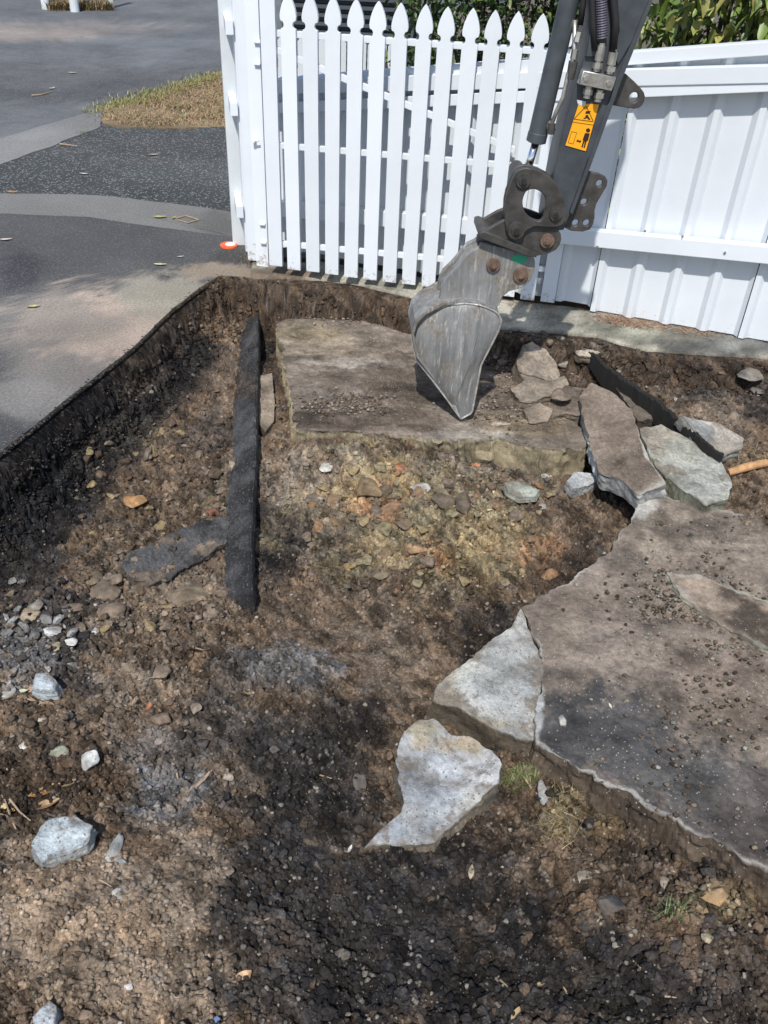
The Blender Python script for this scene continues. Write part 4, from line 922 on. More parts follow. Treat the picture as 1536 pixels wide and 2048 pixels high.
for (x, y) in ((1173, 157), (1219, 167)):
    mb = MB(); disc(mb, x, y, 5.5, S0 - .042, S0 - .034, 6); mb.obj('bolt', M['steel'], blk)
for (x, y) in ((1176, 184), (1198, 191)):
    mb = MB(); A1 = np.array(P3(x + 2, y - 12, hz_)); B1 = np.array(P3(x - 3, y + 12, hz_)); d = B1 - A1; mb.tube([A1, B1], .012, 12); mb.tube([A1 + d * .25, A1 + d * .7], .0165, 6); mb.obj('hose_fitting', M['steel'], arm)
# warning sticker, printed flat on a thin plate
sn = S0 - .0012
stk = plate('warning_sticker', [(1157, 207), (1199, 209), (1172, 303), (1130, 291)], sn, S0 + .0005, M['orange'], bev=.0002)
plate('torn_corner', [(1154, 200), (1172, 203), (1170, 212), (1156, 209)], sn - .0004, sn - .0002, M['backwhite'], stk, bev=.0001)
def q2(s_, t_):   # sticker coordinates, s right, t down
    A4 = np.array([(1157, 207), (1199, 209), (1172, 303), (1130, 291)], float)
    p = (A4[0] * (1 - s_) + A4[1] * s_) * (1 - t_) + (A4[3] * (1 - s_) + A4[2] * s_) * t_; return (float(p[0]), float(p[1]))
def line(s0, t0, s1, t1, wd=.028):
    a_ = np.array(q2(s0, t0)); b_ = np.array(q2(s1, t1)); d = b_ - a_; n_ = np.array([-d[1], d[0]]) / np.linalg.norm(d) * wd * 21
    return [tuple(a_ + n_), tuple(b_ + n_), tuple(b_ - n_), tuple(a_ - n_)]
def prt(name, pts): return plate(name, pts, sn - .0007, sn - .0002, M['print'], stk, bev=.0001)
for L_ in (line(.03, .36, .40, .05), line(.40, .05, .93, .36), line(.93, .37, .03, .37)): prt('triangle_line', L_)
prt('border_line', line(.0, .44, 1, .44, .022))
for L_ in (line(.0, .0, .0, 1, .02), line(0, 1, 1, 1, .02), line(1, 1, 1, 0, .02)): prt('border_line', L_)
prt('bucket_mark', [q2(.47, .16), q2(.68, .15), q2(.66, .21), q2(.46, .22)])
prt('figure_mark', [q2(.50, .25), q2(.60, .24), q2(.66, .28), q2(.78, .33), q2(.74, .35), q2(.60, .31), q2(.50, .34), q2(.44, .34), q2(.52, .29)])
for L_ in (line(.10, .66, .34, .66, .016), line(.34, .66, .34, .92, .016), line(.34, .92, .10, .92, .016), line(.10, .92, .10, .66, .016)): prt('panel_line', L_)
prt('arrow', [q2(.44, .83), q2(.50, .79), q2(.50, .815), q2(.60, .815), q2(.60, .79), q2(.66, .83), q2(.60, .87), q2(.60, .845), q2(.50, .845), q2(.50, .87)])
prt('person_mark', [q2(.72, .63), q2(.94, .62), q2(.95, .78), q2(.90, .79), q2(.90, .94), q2(.84, .94), q2(.83, .81), q2(.81, .81), q2(.80, .94), q2(.74, .94), q2(.74, .79), q2(.70, .79)])
cc = q2(.82, .565); prt('head_mark', [(cc[0] + 4.2 * math.cos(g), cc[1] + 4.2 * math.sin(g)) for g in np.linspace(0, 6.28, 14, endpoint=False)])
# linkage
ring = [(1026, 362), (1032, 346), (1046, 337), (1072, 340), (1104, 357), (1122, 386), (1133, 420), (1130, 446), (1110, 455), (1086, 452), (1062, 452), (1034, 478), (1014, 468), (1011, 434), (1013, 395)]
rh = [(1046, 392), (1053, 379), (1074, 376), (1093, 392), (1094, 418), (1085, 446), (1062, 440), (1048, 426), (1043, 406)]
plate('link_plate', ring, .035, .056, M['armlink'], holes=[rh], smooth_n=1)
plate('link_plate', ring, .10, .117, M['armlink'], holes=[rh], smooth_n=1, at=.06)
hitch = [(1012, 440), (990, 452), (963, 468), (962, 478), (1062, 513), (1108, 504), (1122, 484), (1120, 463), (1096, 452), (1064, 440), (1040, 434)]
plate('hitch_plate', hitch, .053, .072, M['armlink'], smooth_n=1); plate('hitch_plate', hitch, .17, .189, M['armlink'], smooth_n=1, at=.053)
plate('hitch_flange', [(961, 466), (968, 464), (1074, 506), (1072, 514), (1060, 513), (960, 475)], .03, .21, M['armlink'], bev=.002)
mb = MB(); mb.box(uzx(985, 470, .1)[0], uzx(1055, 470, .1)[0], .073, .169, uzx(1000, 500, .1)[1], uzx(1000, 470, .1)[1]); mb.obj('hitch_body', M['armlink'], arm, bevel=.004)
for (x, y, r_, mt, n0) in ((1047, 362, 15, 'black', .026), (1112, 429, 13, 'black', .026), (1033, 462, 17, 'black', .024), (1095, 483, 14, 'rust', .04), (987, 531, 14, 'rust', .055), (1042, 551, 15, 'rust', .055)):
    mb = MB(); u, z, r0 = disc(mb, x, y, r_, n0, .225 - n0); mb.tube([(u, n0 - .004, z), (u, n0 + .002, z)], r0 * .62, 18); po = mb.obj('pin', M['armlink' if mt == 'black' else 'rust'], arm, bevel=.0012)
    mb = MB(); mb.tube([(u, n0 - .012, z), (u, n0 - .003, z)], r0 * .36, 6); mb.obj('bolt', M['black' if mt == 'black' else 'rust'], po)
# bucket
def curve_px(Q, n):
    Q = np.array(Q, float); l = np.r_[0, np.cumsum(np.linalg.norm(np.diff(Q, axis=0), axis=1))]; t = np.linspace(0, l[-1], n); return np.stack([np.interp(t, l, Q[:, 0]), np.interp(t, l, Q[:, 1])], 1)
nq, mq = 40, 12
top_c, tip_c = (958, 610), (922, 838)
crease = curve_px([top_c, (955, 668), (937, 732), (913, 792), tip_c], nq)
lo = curve_px([top_c, (930, 607), (905, 609), (885, 613), (864, 622), (847, 633), (835, 645), (827, 660), (824, 675), (826, 695), (833, 720), (862, 757), (891, 795), tip_c], nq)
ro = curve_px([top_c, (976, 616), (995, 626), (1003, 642), (998, 660), (989, 678), (962, 730), (953, 778), (944, 826), tip_c], nq)
mbk = MB(); 
for out, dep in ((lo, .062), (ro, .026)):
    V = []; F = []
    for i in range(nq):
        env = math.sin(math.pi * min(1, i / (nq - 1)) ** .8)
        for j in range(mq):
            q = j / (mq - 1); p = crease[i] * (1 - q) + out[i] * q; n_ = (-.010 * (1 - q) + dep * q * q) * env
            V.append(P3(p[0], p[1], n_))
    for i in range(nq - 1):
        for j in range(mq - 1): F.append([i * mq + j, i * mq + j + 1, (i + 1) * mq + j + 1, (i + 1) * mq + j])
    mbk.add(V, F)
bk_ = mbk.obj('bucket_side', M['bucket'], arm, smooth=True)
def rim_tube(out, dep, name):
    mb = MB(); mb.tube([P3(out[i][0], out[i][1], dep * math.sin(math.pi * min(1, i / (nq - 1)) ** .8) - .002) for i in range(nq)], .0042, 8); mb.obj(name, M['edge'], bk_, smooth=True)
rim_tube(lo, .062, 'worn_edge'); rim_tube(ro, .026, 'worn_edge')
prof = [(1003, 642), (995, 626), (976, 616), (930, 608), (885, 613), (849, 632), (831, 650), (824, 675), (833, 720), (891, 795), (922, 838)]
BW_ = .245
plate('bucket_side', [(849, 632), (885, 613), (930, 608), (976, 616), (995, 626), (1003, 642), (989, 678), (962, 730), (944, 826), (922, 838), (891, 795), (833, 720), (824, 675), (831, 650)], BW_ - .016, BW_, M['bucket'], bev=.003, at=.0)
Q = np.array([uzx(x, y, 0) for x, y in prof]); c_ = np.array(uzx(935, 690, 0))
Qi = c_ + (Q - c_) * (1 - .010 / np.linalg.norm(Q - c_, axis=1, keepdims=True))
mb = MB(); mb.prism([tuple(q) for q in Q] + [tuple(q) for q in Qi[::-1]], .030, BW_ - .016); mb.obj('bucket_shell', M['bucket'], arm)
mb = MB(); u1, z1 = uzx(922, 838, 0); u2, z2 = uzx(905, 812, 0); mb.prism([(u1 + .006, z1 - .006), (u2, z2), (u2 + .012, z2 + .004)], .0, BW_ + .008); mb.obj('cutting_edge', M['edge'], arm)
mb = MB(); mb.tube([P3(*crease[i], -.010 * math.sin(math.pi * (i / (nq - 1)) ** .8) - .001) for i in range(5, nq - 3)], .0035, 8); mb.obj('weld_seam', M['bucket'], bk_)
ear = [(963, 486), (960, 497), (937, 506), (914, 538), (884, 566), (880, 606), (930, 606), (992, 622), (1008, 584), (1047, 574), (1064, 555), (1070, 528), (1066, 514)]
plate('bucket_ear', ear, .066, .086, M['bucket'], bev=.003, smooth_n=1); plate('bucket_ear', ear, .158, .178, M['bucket'], bev=.003, smooth_n=1, at=.066)
plate('bucket_back', [(963, 500), (940, 510), (916, 542), (886, 570), (884, 612), (980, 618), (1000, 590), (985, 570), (960, 560)], .087, .157, M['bucket'], bev=.003, at=.066)
plate('paint_mark', [(1022, 514), (1036, 508), (1052, 512), (1056, 522), (1042, 528), (1028, 524)], .0645, .0662, M['green'], bev=.0003, smooth_n=1)

# ------------------------------------------------------------------ long upright black strip, added to stand for the shaded face at right
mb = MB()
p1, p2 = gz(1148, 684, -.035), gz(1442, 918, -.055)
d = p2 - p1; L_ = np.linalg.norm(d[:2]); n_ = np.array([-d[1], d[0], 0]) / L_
bd = thing('shade_strip', 'long upright black strip added as the shade behind the broken slabs', 'shade_strip', (p1[0], p1[1], p1[2] - .10), math.atan2(d[1], d[0]))
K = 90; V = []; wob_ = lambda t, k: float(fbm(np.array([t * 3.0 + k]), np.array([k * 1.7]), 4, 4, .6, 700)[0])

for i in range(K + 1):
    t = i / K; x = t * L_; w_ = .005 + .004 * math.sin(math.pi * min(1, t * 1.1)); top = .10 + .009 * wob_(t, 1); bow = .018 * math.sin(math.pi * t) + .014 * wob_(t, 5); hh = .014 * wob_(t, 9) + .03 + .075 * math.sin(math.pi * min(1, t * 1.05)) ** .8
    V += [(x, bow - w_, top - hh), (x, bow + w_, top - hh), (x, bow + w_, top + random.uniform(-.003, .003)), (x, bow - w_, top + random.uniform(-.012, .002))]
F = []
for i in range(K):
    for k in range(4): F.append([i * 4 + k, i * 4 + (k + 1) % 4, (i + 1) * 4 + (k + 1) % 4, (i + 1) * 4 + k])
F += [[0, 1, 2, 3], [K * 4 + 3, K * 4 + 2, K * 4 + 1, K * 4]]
mb.add(V, F); mb.obj('shade_face', M['shade_strip'], bd)
# orange timber stub
P = on_ground([1455, 1530], [948, 934])
mb = MB(); a_, b_ = P[0] + [0, 0, .012], P[1] + [0, 0, .02]
c0 = a_.copy(); mb.tube([a_ - c0, (a_ * .6 + b_ * .4) - c0 + [0, 0, .004], b_ - c0], [.014, .017, .015], 12); o = mb.obj('timber_stub', M['timber']); o.location = c0; tag(o, 'short raw orange timber stub lying at the right edge', 'timber')

# ------------------------------------------------------------------ stones
def ico(sub):
    bm = bmesh.new(); bmesh.ops.create_icosphere(bm, subdivisions=sub, radius=1.0)
    V = np.array([v.co[:] for v in bm.verts]); F = np.array([[v.index for v in f.verts] for f in bm.faces]); bm.free(); return V, F
ICO = {k: ico(k) for k in (1, 2, 3, 4)}
def rock(sub, sd, cuts=9, rough=.12, hmin=.45):
    r = np.random.default_rng(sd); V, F = ICO[sub]; V = V * 1.0
    V = V * (1 + .22 * n3(V * 1.3 + sd, sd))[:, None]
    for k in range(cuts):
        n_ = r.normal(size=3); n_ /= np.linalg.norm(n_); h = r.uniform(hmin, .85); dd_ = V @ n_ - h
        V = V - np.where(dd_ > 0, dd_, 0)[:, None] * n_ * .92
    V = V * (1 + rough * n3(V * 4 + sd, sd + 3) + rough * .5 * n3(V * 10 + sd, sd + 4))[:, None]
    V = V - V.mean(0); V = V / np.percentile(np.linalg.norm(V, axis=1), 85) * .95
    return V, F
def rotz(V, a_): c, s_ = math.cos(a_), math.sin(a_); return np.stack([V[:, 0] * c - V[:, 1] * s_, V[:, 0] * s_ + V[:, 1] * c, V[:, 2]], 1)
def px_size(P): return np.linalg.norm(P - O3) / FPX
STONES = [  # px, py, width px, height px, colour, label
    (120, 1505, 46, 30, (.26, .28, .22), 'greenish grey stone beside a white chip on brown soil'), (178, 1522, 34, 36, (.44, .44, .41), 'white grey angular stone right of the greenish one'),
    (226, 1705, 26, 62, (.36, .38, .37), 'tall pale sliver of concrete right of the large pale blue piece'), (240, 1724, 24, 14, (.48, .49, .48), 'little white stone at the foot of the pale sliver'),
    (235, 1789, 22, 26, (.34, .34, .32), 'small grey white stone alone on tan soil'), (46, 1493, 22, 18, (.48, .47, .44), 'white pebble left of the greenish grey stone'), (20, 1386, 26, 26, (.45, .45, .41), 'white stone at the left edge beside the pale blue piece'),
    (104, 1264, 34, 22, (.46, .47, .47), 'white lump in the black rubble by the left wall'), (141, 1284, 24, 20, (.50, .50, .48), 'white stone right of the white lump in black rubble'), (143, 1302, 26, 18, (.47, .49, .52), 'bluish white stone lowest of the white rubble'), (188, 1266, 14, 26, (.45, .46, .46), 'thin white flake right of the white rubble'),
    (112, 1294, 18, 18, (.36, .32, .22), 'yellowish stone between the white rubble pieces'), (58, 1231, 34, 30, (.36, .30, .21), 'cream stone above the white rubble'), (146, 1216, 36, 28, (.20, .155, .115), 'brown stone right of the cream stone'), (72, 1214, 30, 20, (.22, .20, .17), 'grey brown pebble just above the cream stone'),
    (257, 1336, 30, 20, (.30, .23, .16), 'light brown stone on the lip of the mound'), (318, 1345, 46, 32, (.21, .165, .12), 'brown stone set on top of the mound'), (392, 1418, 24, 22, (.28, .23, .18), 'round tan pebble at the foot of the mound'), (322, 1440, 40, 34, (.18, .135, .10), 'brown clod in the hollow below the mound'),
    (421, 1224, 40, 40, (.20, .16, .125), 'round brown cobble near the end of the asphalt strip'), (372, 1192, 72, 52, (.19, .15, .105), 'biggest brown cobble left of the asphalt strip'), (205, 1190, 70, 50, (.17, .135, .10), 'flat brown clod near the left wall foot'), (225, 1230, 60, 44, (.18, .14, .105), 'brown clod below the flat brown clod'), (188, 1156, 46, 36, (.20, .165, .11), 'ochre brown stone near the bottom of the left wall'), (285, 1180, 40, 26, (.19, .15, .10), 'low brown stone under the flat asphalt piece'),
    (736, 982, 60, 44, (.20, .145, .085), 'orange brown stone high in the middle of the pit'), (782, 1020, 50, 36, (.28, .17, .10), 'pinkish orange stone in the pit centre'), (832, 1097, 38, 28, (.36, .22, .12), 'bright orange stone in the lower pit centre'), (864, 1116, 44, 30, (.24, .12, .075), 'red brown stone touching the bright orange stone'),
    (784, 990, 44, 32, (.19, .165, .10), 'olive stone between the two orange stones'), (926, 1010, 44, 44, (.12, .095, .07), 'dark brown clod right of the pit centre'), (886, 1006, 50, 40, (.13, .105, .075), 'dark brown clod left of another dark clod'), (700, 1132, 26, 24, (.30, .22, .10), 'yellow stone low in the pit centre'), (799, 935, 20, 22, (.34, .14, .075), 'brick red chip at the front of the smeared slab'), (952, 925, 22, 16, (.36, .16, .085), 'orange chip under the front edge of the smeared slab'),
    (651, 934, 32, 22, (.44, .42, .37), 'white crumbly lump near the asphalt strip'), (838, 978, 42, 28, (.36, .34, .31), 'pale crumbly lump in the pit centre'), (812, 1050, 36, 26, (.20, .15, .095), 'brown stone below the pinkish orange stone'), (770, 1060, 34, 30, (.19, .16, .095), 'olive brown stone low in the stony patch'), (760, 1150, 40, 30, (.16, .13, .085), 'olive clod at the bottom of the stony patch'),
    (1125, 1441, 22, 20, (.50, .49, .46), 'white stone lying on the dark part of the big slab'), (720, 1570, 28, 56, (.11, .11, .105), 'dark grey upright sliver on black soil'), (1086, 1585, 20, 44, (.38, .39, .38), 'pale upright sliver by the yellow roots'), (1068, 1480, 40, 44, (.46, .45, .42), 'white shard wedged at the corner of the big slab'),
    (1490, 768, 50, 30, (.18, .17, .155), 'grey angular stone in the dark hollow at upper right'), (1512, 782, 24, 18, (.14, .13, .125), 'smaller grey stone in the dark hollow at upper right'), (1000, 848, 40, 12, (.42, .38, .31), 'thin pale flake on the front of the smeared slab'), (1166, 1756, 42, 30, (.26, .23, .18), 'pale clay lump on brown soil below the slab front'), (1428, 1794, 62, 44, (.36, .24, .12), 'yellow brown clay lump over a small dark hole'), (1330, 1765, 18, 26, (.28, .25, .21), 'small upright pebble above the grass tuft'), (1195, 1838, 22, 26, (.34, .29, .24), 'pale pinkish pebble beside a dark flat stone'), (1218, 1812, 60, 36, (.07, .068, .066), 'dark flat stone in black soil'),
    (1415, 1878, 26, 20, (.36, .32, .22), 'cream pebble in the lower right soil'), (258, 1972, 16, 12, (.50, .50, .50), 'tiny white pebble on tan soil near the bottom'), (270, 1004, 46, 28, (.40, .22, .09), 'orange brick piece on the floor left of the strip'), (424, 1026, 44, 20, (.24, .10, .065), 'red brick piece beside the asphalt strip'), (1120, 792, 40, 30, (.17, .135, .105), 'brown clod on the broken fragments'), (975, 660, 30, 24, (.22, .23, .18), 'greenish stone right of the bucket'), (430, 2040, 18, 14, (.20, .30, .50), 'tiny bluish chip at the bottom edge'), (170, 2030, 22, 16, (.20, .15, .11), 'brown pebble right of the egg shaped piece'), (1360, 845, 24, 20, (.40, .40, .38), 'white stone touching the end of the dark shade strip'), (1350, 800, 20, 14, (.36, .34, .30), 'pale pebble above the dark shade strip'),
    (85, 1440, 16, 12, (.42, .40, .34), 'cream pebble under the small twig branch'), (1012, 745, 26, 18, (.20, .19, .15), 'grey brown pebble between bucket and tan lump'), (1090, 950, 26, 22, (.36, .36, .32), 'pale pebble above the flat green sliver'), (1087, 1012, 26, 16, (.36, .37, .35), 'pale pebble below the flat green sliver')]
SX = np.array([s_[0] for s_ in STONES], float); SY = np.array([s_[1] for s_ in STONES], float)
SP = on_ground(SX, SY)
ON_SLAB = {(1125, 1441): -.118, (1120, 792): -.075, (1000, 848): -.128}
for i, (px, py, wp, hp, c, lab) in enumerate(STONES):
    P = SP[i]
    if (px, py) in ON_SLAB: P = gz(px, py, ON_SLAB[(px, py)])
    k = px_size(P); V, F = rock(4 if wp > 30 else 3, 1000 + i, 16, .10)
    # a picture height hp is ground depth seen obliquely
    dep = math.hypot(P[0], P[1]); sinv = (H - P[2]) / math.hypot(dep, H - P[2])
    sx_ = wp * k * .56; sz_ = min(sx_, hp * k * .56) * .5; sy_ = max(.35 * sx_, (hp * k * .56 - sz_ * math.sqrt(1 - sinv ** 2) * .5) / max(sinv, .35))
    V = rotz(V, random.uniform(-.3, .3)) * np.array([sx_, sy_, sz_]); V = V + P + np.array([0, 0, sz_ * .18])
    cc_ = np.array(c) * np.clip(1 + .9 * fbm(V[:, 0] + V[:, 2], V[:, 1], 40, 4, .6, i), .5, 1.7)[:, None]
    dirt = sst(-.05, .25, fbm(V[:, 0], V[:, 1] + V[:, 2], 16, 3, .6, i + 77)) * .45
    cc_ += (np.array(C_GBROWN) - cc_) * dirt[:, None]
    cat_ = 'brick piece' if 'brick' in lab and 'red chip' not in lab else ('clod' if 'clod' in lab else 'stone')
    solo('stone' if cat_ == 'stone' else ('brick_piece' if cat_ == 'brick piece' else 'soil_clod'), V, F, cc_, M['stone'], lab, cat_)

# many loose lumps that nobody could tell apart: individuals, in four groups
GROUPS = [('stones packed in the pit centre', 'stone packed among others in the pit centre', 'stone', [(600, 930, 520, 240)], 150, (9, 38), [C_OLIVE, C_OCHRE, C_GBROWN, (.19, .13, .08), (.26, .16, .09), (.13, .1, .07)]),
          ('clods on the left pit floor', 'clod among many on the pit floor left of the strip', 'clod', [(160, 840, 290, 420)], 110, (9, 36), [C_GBROWN, C_BROWN, C_OCHRE, (.20, .165, .13), C_DBROWN]),
          ('clods in the near soil', 'clod among many in the soil nearest the camera', 'clod', [(420, 1480, 1100, 560)], 150, (9, 32), [C_DARK, C_BLACK, C_DARK, C_DBROWN, C_BROWN]),
          ('lumps by the left wall foot', 'lump among black rubble at the foot of the left wall', 'rubble', [(0, 1160, 190, 180)], 70, (9, 32), [C_DARK, C_GREY, (.20, .20, .19), (.33, .33, .31), C_BLACK, (.18, .14, .10)]),
          ('chips at the front of the smeared slab', 'chip among rubble between bucket and broken slabs', 'stone', [(985, 680, 160, 170)], 60, (7, 24), [C_GBROWN, (.2, .165, .13), C_BROWN, (.26, .23, .19)])]
BASE = [rock(3, 3000 + k, 18, .16, .32) for k in range(8)]
for gname, lab, cat_, (rect,), cnt, (s0, s1), cols in GROUPS:
    xs = rng.uniform(rect[0], rect[0] + rect[2], cnt); yy = rng.uniform(rect[1], rect[1] + rect[3], cnt); PP = on_ground(xs, yy)
    meshes = []
    for q, c in enumerate(cols):
        V, F = BASE[(q * 3 + len(gname)) % 8]; C = np.array(c) * np.clip(1 + .8 * n3(V * 3, q) + .5 * n3(V * 8, q + 2), .5, 1.6)[:, None]
        meshes.append(mk_mesh('soil_clod', V, F, C, M['stone']))
    for i in range(cnt):
        k = px_size(PP[i]); r_ = (s0 + (s1 - s0) * rng.random() ** 2) * .5 * k
        o = link({'stone': 'stone', 'clod': 'soil_clod', 'rubble': 'rubble_lump'}[cat_], meshes[i % len(meshes)], loc=PP[i] + [0, 0, r_ * .22])
        o.scale = (r_ * rng.uniform(.8, 1.25), r_ * rng.uniform(.7, 1.1), r_ * rng.uniform(.5, .8)); o.rotation_euler = (rng.uniform(-.3, .3), rng.uniform(-.3, .3), rng.uniform(0, 6.28))
        cn = 'tan' if min(cols[i % len(cols)]) > .12 else ('black' if max(cols[i % len(cols)]) < .05 else ('grey' if max(cols[i % len(cols)]) - min(cols[i % len(cols)]) < .02 else 'brown'))
        sz = 'larger' if r_ / (s1 * .5 * k) > .62 else ('tiny' if r_ / (s1 * .5 * k) < .38 else 'small')
        tag(o, f'{sz} {cn} ' + lab, cat_, f'{sz} {cn} {gname}')

# crumbs: real geometry joined as stuff
def crumbs(name, label, n, smin, smax, sub, rects, pale=.05, power=2.5, seed=0, region=None):
    r = np.random.default_rng(seed); xs = []; ys_ = []
    wsum = sum(q[4] for q in rects)
    for q in rects:
        m_ = int(n * q[4] / wsum); xs.append(r.uniform(q[0], q[0] + q[2], m_)); ys_.append(r.uniform(q[1], q[1] + q[3], m_))
    xs = np.concatenate(xs); ys_ = np.concatenate(ys_)
    P = on_ground(xs, ys_); d, _ = edge_dist(P[:, 0], P[:, 1]); P = P[d > .02]; m_ = len(P)
    C = ground_col(P) * r.uniform(.65, 1.5, m_)[:, None]
    pl = r.random(m_) < pale; C[pl] = C[pl] * .5 + np.array((.26, .235, .20)) * r.uniform(.4, 1.2, (pl.sum(), 1))
    R0 = smin + (smax - smin) * r.random(m_) ** power
    vs, fs, cs = [], [], []; off = 0
    B = [rock(sub, 4000 + seed + k, 6 if sub == 1 else 16, .22, .28) for k in range(6)]; ci = r.integers(0, 6, m_); an = r.uniform(0, 6.28, m_)
    for b in range(6):
        s_ = np.where(ci == b)[0]; V, F = B[b]; nV = len(V)
        c, s2 = np.cos(an[s_])[:, None], np.sin(an[s_])[:, None]
        sc = R0[s_][:, None] * np.ones((1, 1)); ex = r.uniform(.7, 1.3, (len(s_), 1)); ez = r.uniform(.5, .9, (len(s_), 1))
        x = (V[:, 0] * c - V[:, 1] * s2) * sc * ex; y = (V[:, 0] * s2 + V[:, 1] * c) * sc; z = V[:, 2][None] * sc * ez
        W = np.stack([x, y, z], -1) + P[s_][:, None, :] + np.array([0, 0, 1]) * (sc * .36)[:, :, None]
        vs.append(W.reshape(-1, 3)); fs.append((np.arange(len(s_))[:, None, None] * nV + F[None] + off).reshape(-1, 3)); cs.append(np.repeat(C[s_], nV, 0)); off += len(s_) * nV
    o = link(name, mk_mesh(name, np.concatenate(vs), np.concatenate(fs), np.clip(np.concatenate(cs), .006, .6), M['soil']))
    return tag(o, label, 'soil crumbs', kind='stuff')
crumbs('soil_crumbs', 'fine crumbs of soil and gravel scattered over the whole dig', 52000, .0010, .0085, 1, [(-60, 560, 1660, 700, 1.0), (-60, 1200, 1660, 400, .9), (-60, 1560, 1660, 540, .8)], .08, 2.6, 1)
crumbs('soil_lumps', 'loose lumps of dark soil strewn over the foreground', 6500, .003, .0150, 2, [(400, 1450, 1140, 610, 1.2), (0, 1100, 420, 400, .5), (150, 780, 320, 400, .4), (520, 900, 520, 300, .5), (980, 650, 560, 330, .5)], .008, 3.2, 2)

def wall_crumbs(n, seed):
    r = np.random.default_rng(seed); t = np.r_[r.uniform(1.2, 9, int(n * .72)), r.uniform(9, 16, int(n * .28))]; i_ = t.astype(int); f = (t - i_)[:, None]
    a_ = EDGE[i_]; b_ = EDGE[i_ + 1]; p = a_ + (b_ - a_) * f; d = b_ - a_; nn = np.stack([d[:, 1], -d[:, 0]], 1) / np.linalg.norm(d, axis=1, keepdims=True)
    off = np.where(r.random(n) < .22, r.normal(.004, .012, n), r.uniform(.0, .17, n))[:len(t)]
    p = p + nn * off[:, None]; z = hz(p[:, 0], p[:, 1]); z = np.where(off < .012, np.maximum(z, -.012 * r.random(len(t))), z)
    P = np.c_[p, z]; lab_px = to_px(P)[1]
    C = ground_col(P) * r.uniform(.6, 1.5, (len(t), 1)); up_ = off < .02; C[up_] = np.where((lab_px[up_] < 640)[:, None], np.array([C_DBROWN]), np.array([C_DARK])) * r.uniform(.5, 1.5, (up_.sum(), 1))
    R0 = .003 + .012 * r.random(len(t)) ** 2.2; R0[up_] *= .55; vs, fs, cs = [], [], []; o_ = 0
    B = [rock(2, 8100 + k, 14, .22, .3) for k in range(6)]
    for k in range(len(t)):
        V, F = B[k % 6]; V = rotz(V, r.uniform(0, 6.3)) * (R0[k] * np.array([1.1, .9, .8])) + P[k]; vs.append(V); fs.append(F + o_); o_ += len(V); cs.append(np.repeat(C[k:k + 1], len(V), 0))
    o = link('wall_crumbs', mk_mesh('wall_crumbs', np.concatenate(vs), np.concatenate(fs), np.clip(np.concatenate(cs), .006, .5), M['soil'])); tag(o, 'black crumbling asphalt and soil on the cut walls of the pit', 'soil crumbs', kind='stuff')
wall_crumbs(6500, 81)
def slab_crumbs(n, boxes, zc, cols, smin, smax, seed):
    r = np.random.default_rng(seed); V_, F_, C_ = [], [], []; off = 0
    for bx in boxes:
        for k in range(int(n * bx[4])):
            px, py = r.normal(bx[0], bx[2]), r.normal(bx[1], bx[3]); V, F = rock(1 if k % 3 else 2, 7000 + k % 40, 6, .2); s_ = smin + (smax - smin) * r.random() ** 3
            P = gz(px, py, zc) + np.array([0, 0, s_ * .2]); V = rotz(V, r.uniform(0, 6.3)) * [s_, s_ * .85, s_ * .65] + P
            V_.append(V); F_.append(F + off); off += len(V); C_.append(np.repeat(np.array([cols[r.integers(len(cols))]]) * r.uniform(.6, 1.3), len(V), 0))
    return np.concatenate(V_), np.concatenate(F_), np.concatenate(C_)
V, F, C = slab_crumbs(2600, [(1440, 1240, 70, 40, .42), (1350, 1190, 70, 50, .25), (1400, 1450, 110, 110, .25), (1420, 1090, 70, 30, .08)], -.121, [C_GBROWN, C_BROWN, (.25, .25, .2), C_TAN, C_DBROWN], .0015, .010, 61)
tag(link('slab_crumbs', mk_mesh('slab_crumbs', V, F, C, M['soil'])), 'crumbs of soil lying on the big soiled slab', 'soil crumbs', kind='stuff')
V, F, C = slab_crumbs(1700, [(700, 808, 60, 11, .5), (740, 640, 70, 5, .15), (1005, 760, 34, 50, .35), (1050, 720, 40, 24, .2), (1040, 830, 60, 16, .2)], -.131, [C_GBROWN, C_TAN, (.3, .26, .22), C_BROWN], .0015, .0105, 62)
tag(link('slab_crumbs', mk_mesh('slab_crumbs', V, F, C, M['soil'])), 'crumbs of mortar lying on the smeared slab', 'soil crumbs', kind='stuff')

# ------------------------------------------------------------------ leaves, twigs, roots, grass tufts, litter
def ground_pt(px, py, z=None):
    return gz(px, py, z) if z is not None else on_ground(px, py)[0]
def leaf(px, py, lp, ang, c, label, z=None, curl=.25, name='fallen_leaf', wid=.36):
    P = ground_pt(px, py, z); k = px_size(P); L = lp * k; W = L * wid; V = []; F = []
    for i in range(7):
        t = i / 6; w_ = W * math.sin(math.pi * min(1, t * .97 + .015)) ** .8 * .5
        for j in (-1, 0, 1): V.append(((t - .5) * L, j * w_, L * curl * (t - .5) ** 2 * 1.6 + abs(j) * w_ * .45 + .003))
    for i in range(6):
        for j in (0, 1): a_ = i * 3 + j; F.append([a_, a_ + 1, a_ + 4, a_ + 3])
    V = rotz(np.array(V), R_(ang)) + P
    C = np.array(c) * np.clip(1 + .8 * fbm(V[:, 0], V[:, 1], 60, 3, .6, int(px)), .6, 1.5)[:, None]
    return solo(name, V, F, C, M['leaf'], label, 'leaf')
leaf(320, 436, 26, 10, (.30, .28, .12), 'pale green leaf on the concrete strip across the drive', .0); leaf(348, 437, 16, 80, (.36, .30, .10), 'small yellow leaf beside the flat twig on the strip', .0)
leaf(321, 531, 24, 5, (.42, .38, .22), 'cream leaf on the asphalt near the pit corner', .001); leaf(361, 515, 14, 30, (.36, .36, .34), 'tiny white leaf on the asphalt nearest the orange cap', .001)
